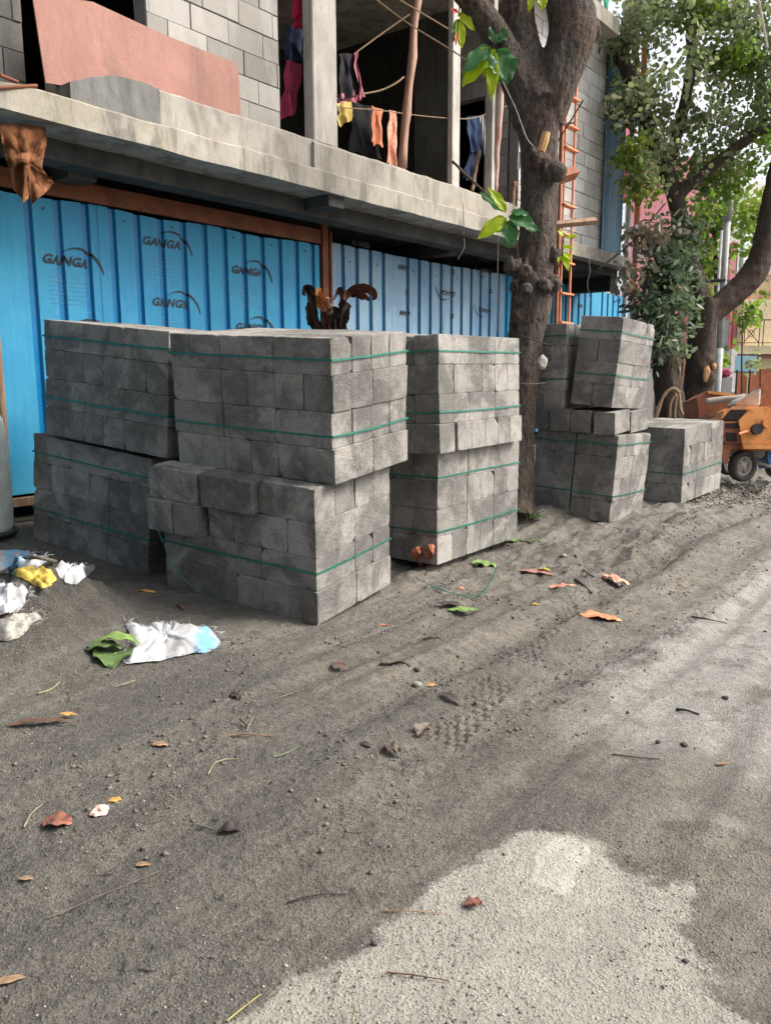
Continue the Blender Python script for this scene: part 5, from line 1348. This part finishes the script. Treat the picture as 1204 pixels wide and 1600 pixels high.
# poles
pl = thing('street_pole', 'grey steel street pole with a clamped pipe, behind the forked tree', 'pole', gp(1118, 690))
zp = 16.
M_POLE = flat('grey_pole_paint', (.28, .29, .28), .6)
bm = BM(); a, b = P(1113, 690, zp), P(1124, 430, zp); b.x, b.y = a.x, a.y; a.z = gz(a.x, a.y)-.05
zt = P(1140, 268, zp).z
tube(bm, [a, Vector((a.x, a.y, P(1115, 545, zp).z))], .085, 14); tube(bm, [Vector((a.x, a.y, P(1115, 545, zp).z)), Vector((a.x, a.y, P(1124, 355, zp).z))], .066, 14); tube(bm, [Vector((a.x+.0, a.y, P(1124, 355, zp).z)), Vector((a.x, a.y, zt))], .085, 14)
obj('shaft', bm, M_POLE, pl, True)
bm = BM(); tube(bm, [a+Vector((-.11, -.05, .1)), Vector((a.x-.11, a.y-.05, P(1120, 370, zp).z))], .028, 8); obj('pipe', bm, flat('pale_pipe', (.45, .45, .43), .5), pl, True)
for y in (410, 443, 470, 545):
    bm = BM(); zc_ = P(1118, y, zp).z; tube(bm, [Vector((a.x-.15, a.y, zc_)), Vector((a.x+.1, a.y-.02, zc_))], .018, 6); obj('clamp', bm, C_['black_frame'], pl)
bm = BM(); zc_ = P(1118, 443, zp).z; tube(bm, [Vector((a.x-.6, a.y, zc_-.04)), Vector((a.x, a.y-.1, zc_))], .03, 6); obj('bracket', bm, C_['black_frame'], pl)
wire('thin pale cable dropping through the crown at the right', [(1180, -20, 11), (1190, 30, 11), (1198, 75, 11)], .016, flat('pale_cable', (.5, .45, .38), .8), 'cable', 'cable')
gn = cloth('green shade net strip beside the top of the blue sheet', [(945, -20), (955, -20), (949, 30), (945, 50)], flat('green_net', (.05, .4, .22), .8), 2, .02, 5.9, 'shade_net', 'net')
del gn['group']


# ================================================================== LITTER
def lm(name, c, r=.6, v=.3):
    if name in bpy.data.materials: return bpy.data.materials[name]
    return simple(name, tuple(x*(1-v)*.55+.02 for x in c), tuple(min(1, x*(1+v)*.92) for x in c), 30, r, .5, .002, 60)
BR = lm('dry_brown_leaf', (.11, .055, .035)); DK = lm('black_brown_leaf', (.035, .024, .02)); OR = lm('orange_fallen_leaf', (.60, .22, .10), .5, .2); PK = lm('salmon_fallen_leaf', (.46, .22, .18), .5, .2)
TN = lm('tan_fallen_leaf', (.30, .19, .11)); GRF = lm('green_fallen_leaf', (.09, .15, .045), .5); LG = lm('lime_fallen_leaf', (.17, .27, .07), .5, .3); YL = lm('yellow_fallen_leaf', (.55, .40, .05), .6, .2); PT = lm('peach_leaf', (.62, .30, .20), .5, .2); GB = lm('grey_brown_leaf', (.14, .11, .09))
def g1(*a, **k): return groundleaf('fallen_leaf', *a, **k)
g1(938, 966, 1.50, .265, .125, OR, 'big bright orange fallen leaf on the tyre tracks', curl=.10, fold=.25)
g1(836, 893, 2.35, .30, .085, PK, 'long salmon pink fallen leaf below the rough trunk', curl=.05)
g1(877, 915, 1.95, .20, .06, PT, 'narrow peach fallen leaf right of the long salmon one', curl=.08)
g1(851, 890, 2.2, .09, .04, YL, 'small yellow fallen leaf touching the long salmon one', curl=.08)
g1(961, 915, 1.9, .19, .12, PT, 'crinkled peach orange fallen leaf above the big orange leaf', curl=.10, wavy=.12)
g1(757, 883, 1.6, .19, .12, LG, 'crumpled bright lime leaf below the middle stack', curl=.14, wavy=.15)
g1(800, 846, 1.4, .20, .10, GRF, 'green leaf lying at the right foot of the middle stack', curl=.05, wavy=.1)
g1(826, 848, 1.8, .17, .06, GRF, 'narrow green leaf pointing right from the middle stack\'s foot', curl=.05)
g1(723, 960, 1.65, .19, .085, LG, 'light green leaf half under a dark brown leaf', curl=.06)
g1(702, 947, 1.5, .17, .075, DK, 'dark brown leaf resting on the light green leaf', curl=.16, lift=.02)
g1(836, 945, 1.6, .045, .03, YL, 'tiny yellow leaf scrap left of the big orange leaf', curl=.05)
g1(530, 1047, 2.1, .10, .05, BR, 'curled brown leaf left of the dark stick', curl=.2, fold=.5)
g1(369, 1089, 2.4, .065, .045, DK, 'small crumpled dark leaf below the white sack', curl=.2, fold=.6, wavy=.2)
g1(661, 1145, .5, .10, .065, GB, 'crumpled grey brown leaf at the tread marks', curl=.25, fold=.8, wavy=.2)
g1(612, 1178, 2.3, .09, .05, GB, 'crumpled grey brown leaf left of the one at the tread marks', curl=.22, fold=.7, wavy=.2)
g1(571, 1163, 2.0, .055, .03, DK, 'little dark leaf left of the crumpled pair', curl=.2)
g1(704, 1095, 2.1, .10, .045, DK, 'folded dark brown leaf above the tread marks', curl=.25, fold=.6)
g1(250, 1166, 1.6, .065, .035, TN, 'small pale tan leaf in the middle left mud', curl=.1)
g1(60, 1133, 1.35, .25, .045, BR, 'long brown rolled leaf at the left', curl=.08, fold=.6)
g1(107, 1122, 1.5, .075, .035, lm('amber_leaf', (.6, .30, .07)), 'amber tip leaf at the end of the long rolled leaf', curl=.06, lift=.02)
g1(91, 1287, 1.7, .10, .085, lm('russet_leaf', (.22, .085, .055)), 'rounded russet leaf at the lower left', curl=.18, fold=.2)
g1(180, 1254, 1.2, .045, .03, lm('amber_leaf', (.6, .30, .07)), 'small amber leaf scrap right of the paper wrapper', curl=.1)
g1(359, 1299, 1.55, .075, .05, DK, 'curled dark leaf casting a shadow on the lower gravel', curl=.35, fold=.5, lift=.004)
g1(224, 1353, 1.6, .045, .025, TN, 'small tan leaf below the russet leaf', curl=.1)
g1(42, 1375, 1.5, .045, .022, TN, 'small tan leaf near the left edge, low', curl=.1)
g1(740, 1415, 1.3, .055, .042, lm('russet_leaf', (.22, .085, .055)), 'single russet leaf on the pale cement patch', curl=.25, fold=.4, wavy=.15)
g1(14, 1533, 1.2, .075, .025, TN, 'pale tan leaf at the lower left corner', curl=.08)
g1(228, 925, 1.6, .125, .05, lm('amber_leaf', (.6, .30, .07)), 'amber leaf on the dark mud in front of the left stacks', curl=.08)
g1(283, 950, 2.6, .12, .035, BR, 'brown twisted leaf in front of the nearest stack', curl=.15, fold=.5)
g1(600, 977, 1.6, .05, .03, OR, 'small orange leaf near the nearest stack\'s corner', curl=.08)
g1(674, 1073, 1.5, .055, .03, lm('amber_leaf', (.6, .30, .07)), 'small amber leaf beside a grey pebble', curl=.05)
g1(675, 995, 1.45, .12, .025, DK, 'thin dark curled leaf below the light green leaf', curl=.1)
g1(720, 918, 1.6, .05, .03, OR, 'tiny rusty leaf beside the green strap', curl=.05)
g1(1128, 1195, 1.6, .05, .02, TN, 'small pale leaf far right on the road', curl=.05)
g1(915, 1068, 1.6, .05, .02, DK, 'tiny dark leaf in the middle of the road', curl=.05)
# upright brown leaf against the middle stack
bm = BM(); bigleaf(bm, gp(660, 884, .0), P(654, 864, 5.35), .09, -FW, .15, .4, .12); bigleaf(bm, gp(668, 884, .0), P(676, 866, 5.3), .06, -FW, .2, .5, .12)
solo('fallen_leaf', bm, lm('rust_leaf', (.36, .12, .06)), 'rust brown leaf propped upright against the middle stack\'s corner', 'leaf', None, True)
# green leaf cluster beside the white sack
gl = thing('fallen_leaf_cluster', 'big green fallen leaves bunched against the white torn sack', 'leaves', gp(176, 1030))
for (x, y, an, L, W, m_, lf, tn) in ((186, 1014, 1.5, .21, .11, LG, .045, 0), (178, 1034, 2.9, .20, .19, GRF, .01, 0), (162, 1022, 1.2, .17, .13, GRF, .035, 0), (146, 1017, 2.2, .07, .05, lm('dull_green_leaf', (.07, .12, .05)), .02, 0), (190, 1030, .6, .12, .06, LG, .012, 0)):
    q = gp(x, y, 0); a_ = Vector((math.sin(an), math.cos(an), 0)); bm = BM(); p0 = q-a_*L/2; p1 = q+a_*L/2; p0.z += lf; p1.z += lf*.6
    bigleaf(bm, p0, p1, W, Vector((0, 0, -1)), .12, -.2, .06)
    for v in bm.verts: v.co.z = max(v.co.z, gz(v.co.x, v.co.y)+.003)
    obj('leaf', bm, m_, gl, True)
# weed at the trunk's foot
wd = thing('weed_tuft', 'small tuft of green blades at the foot of the rough trunk', 'weed', gp(826, 812))
for k in range(9):
    bm = BM(); a_ = random.uniform(-1.2, 1.2); b_0 = gp(822+random.uniform(-6, 8), 812); tp = b_0+Vector((.14*math.sin(a_)+.05, -.06, random.uniform(.04, .12)))
    bigleaf(bm, b_0, tp, .035, (0, -.3, 1), -.15, .3, .1); obj('leaf', bm, GRF, wd, True)

# torn white sacks
M_SACK, nt_, b_ = nodes('white_woven_sack', .75, .3)
w_ = coord(nt_); f_ = noise(nt_, 6, 6, .65, w_)
at_ = nd(nt_, 'ShaderNodeAttribute', attribute_name='film')
c_ = mix(nt_, ramp(nt_, f_, .4, .62), (.44, .455, .48), (.27, .27, .27)); c_ = mix(nt_, mth(nt_, 'MULTIPLY', at_.outputs['Fac'], ramp(nt_, noise(nt_, 14, 3, .5, w_), .38, .5)), c_, (.16, .36, .52)); nt_.links.new(c_, b_.inputs[0])
bump(nt_, b_, noise(nt_, 120, 4, .7, w_), .5, .003)
M_SACKY = lm('yellow_plastic_sheet', (.58, .42, .07), .5, .25)
def sack(label, outline, m, blue=None, crumple=.03, name='torn_sack', cat='sack', fringe=0, base_h=.022):
    """flat crumpled sheet on the ground, outline in photo pixels"""
    n = len(outline); cx = sum(p[0] for p in outline)/n; cy = sum(p[1] for p in outline)/n
    full = []
    for k in range(n):
        a, b = outline[k], outline[(k+1) % n]
        for s in range(4): full.append((a[0]+(b[0]-a[0])*s/4+random.uniform(-1.2, 1.2), a[1]+(b[1]-a[1])*s/4+random.uniform(-.8, .8)))
    bm = BM(); lay = bm.verts.layers.float.new('film'); rings = []
    for q in (1., .88, .74, .6, .46, .32, .18, .07):
        ring = []
        for (x, y) in full:
            p = gp(cx+(x-cx)*q, cy+(y-cy)*q); e = (1-q)
            hgt = base_h*min(1, e*5)+crumple*max(0, .55+mn.noise(Vector((p.x*16, p.y*16, cx)))*1.5+.6*mn.noise(Vector((p.x*45, p.y*45, cx))))*min(1, .3+e*4)
            v = bm.verts.new(p+Vector((0, 0, .004+hgt))); v[lay] = 1. if blue and blue[0] < cx+(x-cx)*q < blue[1] else 0.; ring.append(v)
        rings.append(ring)
    for a, b in zip(rings, rings[1:]):
        for k in range(len(a)): bm.faces.new((a[k], a[(k+1) % len(a)], b[(k+1) % len(a)], b[k]))
    bm.faces.new(rings[-1])
    for f in range(fringe):   # frayed threads
        x, y = random.choice(full); p = gp(x, y, .01); dr_ = Vector((random.uniform(-1, 1), random.uniform(-.3, 1), random.uniform(0, .6)))
        dr_.normalize(); Lf = random.uniform(.015, .06)
        tube(bm, [p, p+dr_*Lf*.5+Vector((0, 0, .006)), p+dr_*Lf+Vector((random.uniform(-.01, .01), 0, -.002))], .0012, 3)
    return solo(name, bm, m, label, cat, None, True)
sack('white torn woven sack with a pale blue printed end on the mud', [(196, 974), (204, 990), (214, 982), (232, 986), (252, 976), (262, 985), (275, 974), (285, 988), (305, 984), (325, 985), (338, 994), (345, 1008), (330, 1020), (300, 1024), (270, 1030), (240, 1037), (200, 1040), (194, 1030), (206, 1015), (205, 998)], M_SACK, (308, 340), .03, fringe=150)
sack('white and blue torn sack on top of the mud heap at the left edge', [(-20, 868), (15, 866), (45, 866), (68, 870), (74, 882), (60, 892), (30, 895), (0, 898), (-20, 900)], M_SACK, (8, 45), .03, fringe=60)
sack('lavender white plastic scrap right of the yellow sheet', [(86, 890), (105, 888), (120, 893), (140, 887), (150, 886), (138, 903), (120, 916), (104, 914), (95, 905)], M_SACK, None, .03)
sack('yellow plastic sheet scrap between the white sacks', [(18, 898), (40, 893), (65, 892), (82, 897), (90, 908), (80, 916), (66, 922), (48, 913), (30, 905)], M_SACKY, None, .03)
sack('white torn sack slumped on the near side of the mud heap', [(-30, 915), (5, 912), (18, 926), (30, 932), (44, 930), (40, 946), (28, 958), (0, 966), (-30, 972)], M_SACK, None, .035, fringe=80)
sack('muddy frayed white sack edge sticking from the heap', [(-12, 980), (10, 976), (35, 966), (60, 960), (66, 968), (50, 978), (42, 990), (30, 1000), (5, 1004), (-12, 1004)], lm('muddy_white_sack', (.33, .32, .28), .9), None, .02, fringe=90)
sack('crumpled red and white paper wrapper at the lower left', [(139, 1276), (148, 1263), (160, 1260), (171, 1262), (168, 1274), (150, 1278)], lm('pink_white_paper', (.6, .42, .36), .6), None, .006, 'paper_wrapper', 'wrapper', 0, .004)
sack('red plastic scrap at the left edge of the heap', [(-12, 948), (0, 944), (8, 950), (6, 962), (-10, 968)], lm('red_plastic', (.5, .03, .03), .5), None, .01, 'plastic_scrap', 'plastic')
bm = BM(); tube(bm, curve([gp(-5, 905, .03), gp(20, 898, .05), gp(50, 888, .06), gp(88, 886, .03)], 5), [.012]*16, 7, wob=.4); solo('mud_stick', bm, GB, 'muddy stick lying across the white and yellow sacks', 'stick', None, True)

# twigs, as seen one by one
TW = lm('dark_twig', (.035, .028, .022), .9); ST = lm('straw_stem', (.26, .23, .14), .8)
def twig(label, pts, r=.003, m=TW, lift=.005):
    bm = BM(); c = curve([gp(x, y, lift+(.004 if 0 < i < len(pts)-1 else 0)) for i, (x, y) in enumerate(pts)], 5)
    tube(bm, c, [r*(1-.5*k/len(c)) for k in range(len(c))], 6, wob=.3); return solo('twig', bm, m, label, 'twig', 'twigs and stems scattered on the mud')
twig('short black stick on the road at the right', [(1056, 1110), (1072, 1113), (1092, 1118)], .006)
twig('thick dark stick right of the curled brown leaf', [(594, 1038), (610, 1040), (626, 1037), (640, 1042)], .009)
twig('dark forked twig right of the long salmon leaf', [(898, 868), (905, 885), (918, 898), (928, 903)], .008)
twig('dark stubby twig below the forked twig', [(898, 906), (910, 916), (924, 928)], .01)
twig('long thin twig right of the big orange leaf', [(1080, 965), (1105, 970), (1134, 975)], .005)
twig('pale dry stem crossing a leaf stalk in the middle left', [(360, 1151), (390, 1150), (425, 1152)], .004, TN)
twig('twisted dry stalk standing on the pale dry stem', [(375, 1130), (388, 1142), (395, 1128), (385, 1150)], .0045, GB, .02)
twig('long dark stem left of the curled dark leaf', [(308, 1293), (325, 1298), (342, 1303)], .002)
twig('long curved pale stem in the lower left gravel', [(75, 1437), (120, 1420), (165, 1400), (215, 1380), (250, 1363)], .0019, GB)
twig('thin pale root below the twisted stalk', [(325, 1212), (335, 1197), (352, 1190), (374, 1188)], .003, ST)
twig('short green stem right of the twisted stalk', [(430, 1184), (448, 1180), (467, 1168)], .003, lm('green_stem', (.14, .17, .07)))
twig('pale stem right of the small dark leaf', [(430, 1094), (450, 1088), (475, 1078)], .0028, ST)
twig('straight brown twig on the gravel left of the cement patch', [(448, 1413), (480, 1406), (512, 1401), (540, 1400)], .0028, TW)
twig('thin stem reaching the edge of the cement patch', [(600, 1425), (640, 1428), (690, 1429)], .0022, TN)
twig('yellow straw at the bottom edge of the photo', [(355, 1598), (380, 1580), (408, 1556)], .0016, lm('yellow_straw', (.45, .38, .12)))
twig('short yellow straw on the cement at the bottom edge', [(552, 1600), (557, 1570)], .0011, bpy.data.materials['yellow_straw'])
twig('dark twig on the cement patch near the bottom', [(604, 1522), (650, 1529), (700, 1535)], .0022, BR)
twig('curved pale stem near the left edge above the russet leaf', [(38, 1295), (50, 1275), (68, 1258)], .003, ST)
twig('dark stem on the mid road', [(955, 1180), (990, 1186), (1030, 1188)], .003)
twig('thin curved pale stem by the mud heap', [(60, 1085), (80, 1080), (95, 1066)], .0035, ST)
twig('pale stem right of the curved one by the mud heap', [(180, 1075), (200, 1070), (212, 1064)], .0035, ST)
rr = random.Random(21)
for k in range(14):
    x = rr.uniform(20, 1180); y = rr.uniform(985, 1560); a = rr.uniform(-.6, .6)+rr.choice((0, 0, 1.2)); L = rr.uniform(12, 42)*(y/1200)
    if x > 780 and y < 1000: continue
    b = rr.uniform(-.4, .4)
    bm = BM(); pts = [(x, y), (x+L*.5*math.cos(a), y-L*.25*math.sin(a)), (x+L*math.cos(a+b), y-L*.5*math.sin(a+b))]
    c = curve([gp(px, py, .004) for px, py in pts], 4); r_ = rr.uniform(.0009, .0018)
    tube(bm, c, r_, 5); 
    lb = 'thin dry stem pressed in the mud among many alike' ; mm = rr.choice((TW, TW, ST, GB, BR))
    solo('twig', bm, mm, lb, 'twig', 'small stems pressed in the mud')

# pebbles that stand out
M_PEB = lm('dark_grey_pebble', (.07, .07, .068), .8); M_PEB2 = lm('light_grey_pebble', (.3, .3, .29), .8)
for (x, y, r, m_, lb) in ((1028, 1161, .011, M_PEB, 'dark pebble on the road, left of a pair'), (1068, 1165, .013, M_PEB, 'dark pebble on the road, right of a pair'), (651, 1072, .02, M_PEB2, 'grey pebble right of the small amber leaf'), (651, 1048, .016, M_PEB, 'grey pebble near the thick dark stick'), (1070, 1503, .007, M_PEB, 'small dark pebble on the cement patch at the right'), (1132, 1092, .013, M_PEB, 'dark pebble beside the right edge of the road'), (585, 1476, .008, M_PEB, 'dark chip at the upper edge of the cement patch'), (1029, 1162, .0, M_PEB, ''), (880, 870, .02, M_PEB2, 'pale pebble above the forked twig')):
    if r == 0: continue
    bm = BM(); q = gp(x, y, r*.45); ball(bm, q, r, (1.2, 1, .75), 2, .35, 1.3); solo('pebble', bm, m_, lb, 'pebble', None, True)

# gravel (nobody could count it)
def gravel(n, sampler, smin, smax, name, seed, tone=None):
    r = np.random.default_rng(seed); x, y = sampler(r, n); z = ground_h(x, y); s = smin+(smax-smin)*r.random(len(x))**3; n = len(x)
    base = np.array([[1, 0, 0], [-1, 0, 0], [0, 1, 0], [0, -1, 0], [0, 0, 1], [0, 0, -1], ], float)
    f0 = np.array([[0, 2, 4], [2, 1, 4], [1, 3, 4], [3, 0, 4], [2, 0, 5], [1, 2, 5], [3, 1, 5], [0, 3, 5]])
    a = r.random(n)*6.28; ca, sa = np.cos(a), np.sin(a)
    v = base[None]*(s[:, None, None]*(.7+.6*r.random((n, 6, 1))))*np.array([1.15, .9, .7])+r.normal(size=(n, 6, 3))*(s*.18)[:, None, None]
    vx = v[..., 0]*ca[:, None]-v[..., 1]*sa[:, None]; vy = v[..., 0]*sa[:, None]+v[..., 1]*ca[:, None]
    v = np.stack([vx+x[:, None], vy+y[:, None], v[..., 2]+(z+s*.25)[:, None]], 2).reshape(-1, 3)
    f = (f0[None]+np.arange(n)[:, None, None]*6).reshape(-1, 3)
    return npmesh(name, v, f, np.repeat(r.random(n), 6))
M_GRAV, nt_, b_ = nodes('mixed_grit', .85, .3)
a_ = nd(nt_, 'ShaderNodeAttribute', attribute_name='tone'); r_ = nd(nt_, 'ShaderNodeValToRGB'); e = r_.color_ramp.elements
e[0].color = (.075, .07, .063, 1); e[1].color = (.42, .40, .36, 1); e[1].position = 1.; q_ = r_.color_ramp.elements.new(.55); q_.color = (.15, .138, .118, 1); q_ = r_.color_ramp.elements.new(.88); q_.color = (.26, .24, .205, 1)
nt_.links.new(a_.outputs['Fac'], r_.inputs[0]); nt_.links.new(r_.outputs[0], b_.inputs[0])
def s_near(r, n):
    rad = np.exp(r.uniform(math.log(1.5), math.log(7), n)); an = np.radians(r.uniform(-32, 32, n)); x, y = rad*np.sin(an), rad*np.cos(an)
    d = x*NV[0]+y*NV[1]; w = .12+.88*(fbm(x*1.6, y*1.6, 3) > .05); k = (r.random(n) < w) & (d < 5.4)
    return x[k], y[k]
me = gravel(24000, s_near, .0011, .0046, 'gravel', 3); props(link('gravel', me, M_GRAV), kind='stuff')['label'] = 'fine grit and small stones strewn over the mud'
def s_far(r, n):
    c = gp(1130, 785); x = c.x+r.normal(size=n)*.75+.2; y = c.y+r.normal(size=n)*.5+.5; return x, y
me = gravel(9000, s_far, .006, .02, 'gravel', 4); o = link('gravel', me, M_GRAV); props(o, kind='stuff')['label'] = 'coarse dark gravel spread round the mixer and the low bundle'
def s_clod(r, n):
    t = r.uniform(1.2, 8, n); d = r.uniform(1.5, 3.1, n)+.25*r.normal(size=n); x = SV[0]*t+NV[0]*d; y = SV[1]*t+NV[1]*d; k = fbm(x*1.7, y*1.7, 3) > -.02; return x[k], y[k]
me = gravel(8000, s_clod, .002, .012, 'mud_crumbs', 5); o = link('mud_crumbs', me, lm('mud_crumb', (.15, .132, .108), .95)); props(o, kind='stuff')['label'] = 'crumbs and clods of grey mud along the verge'
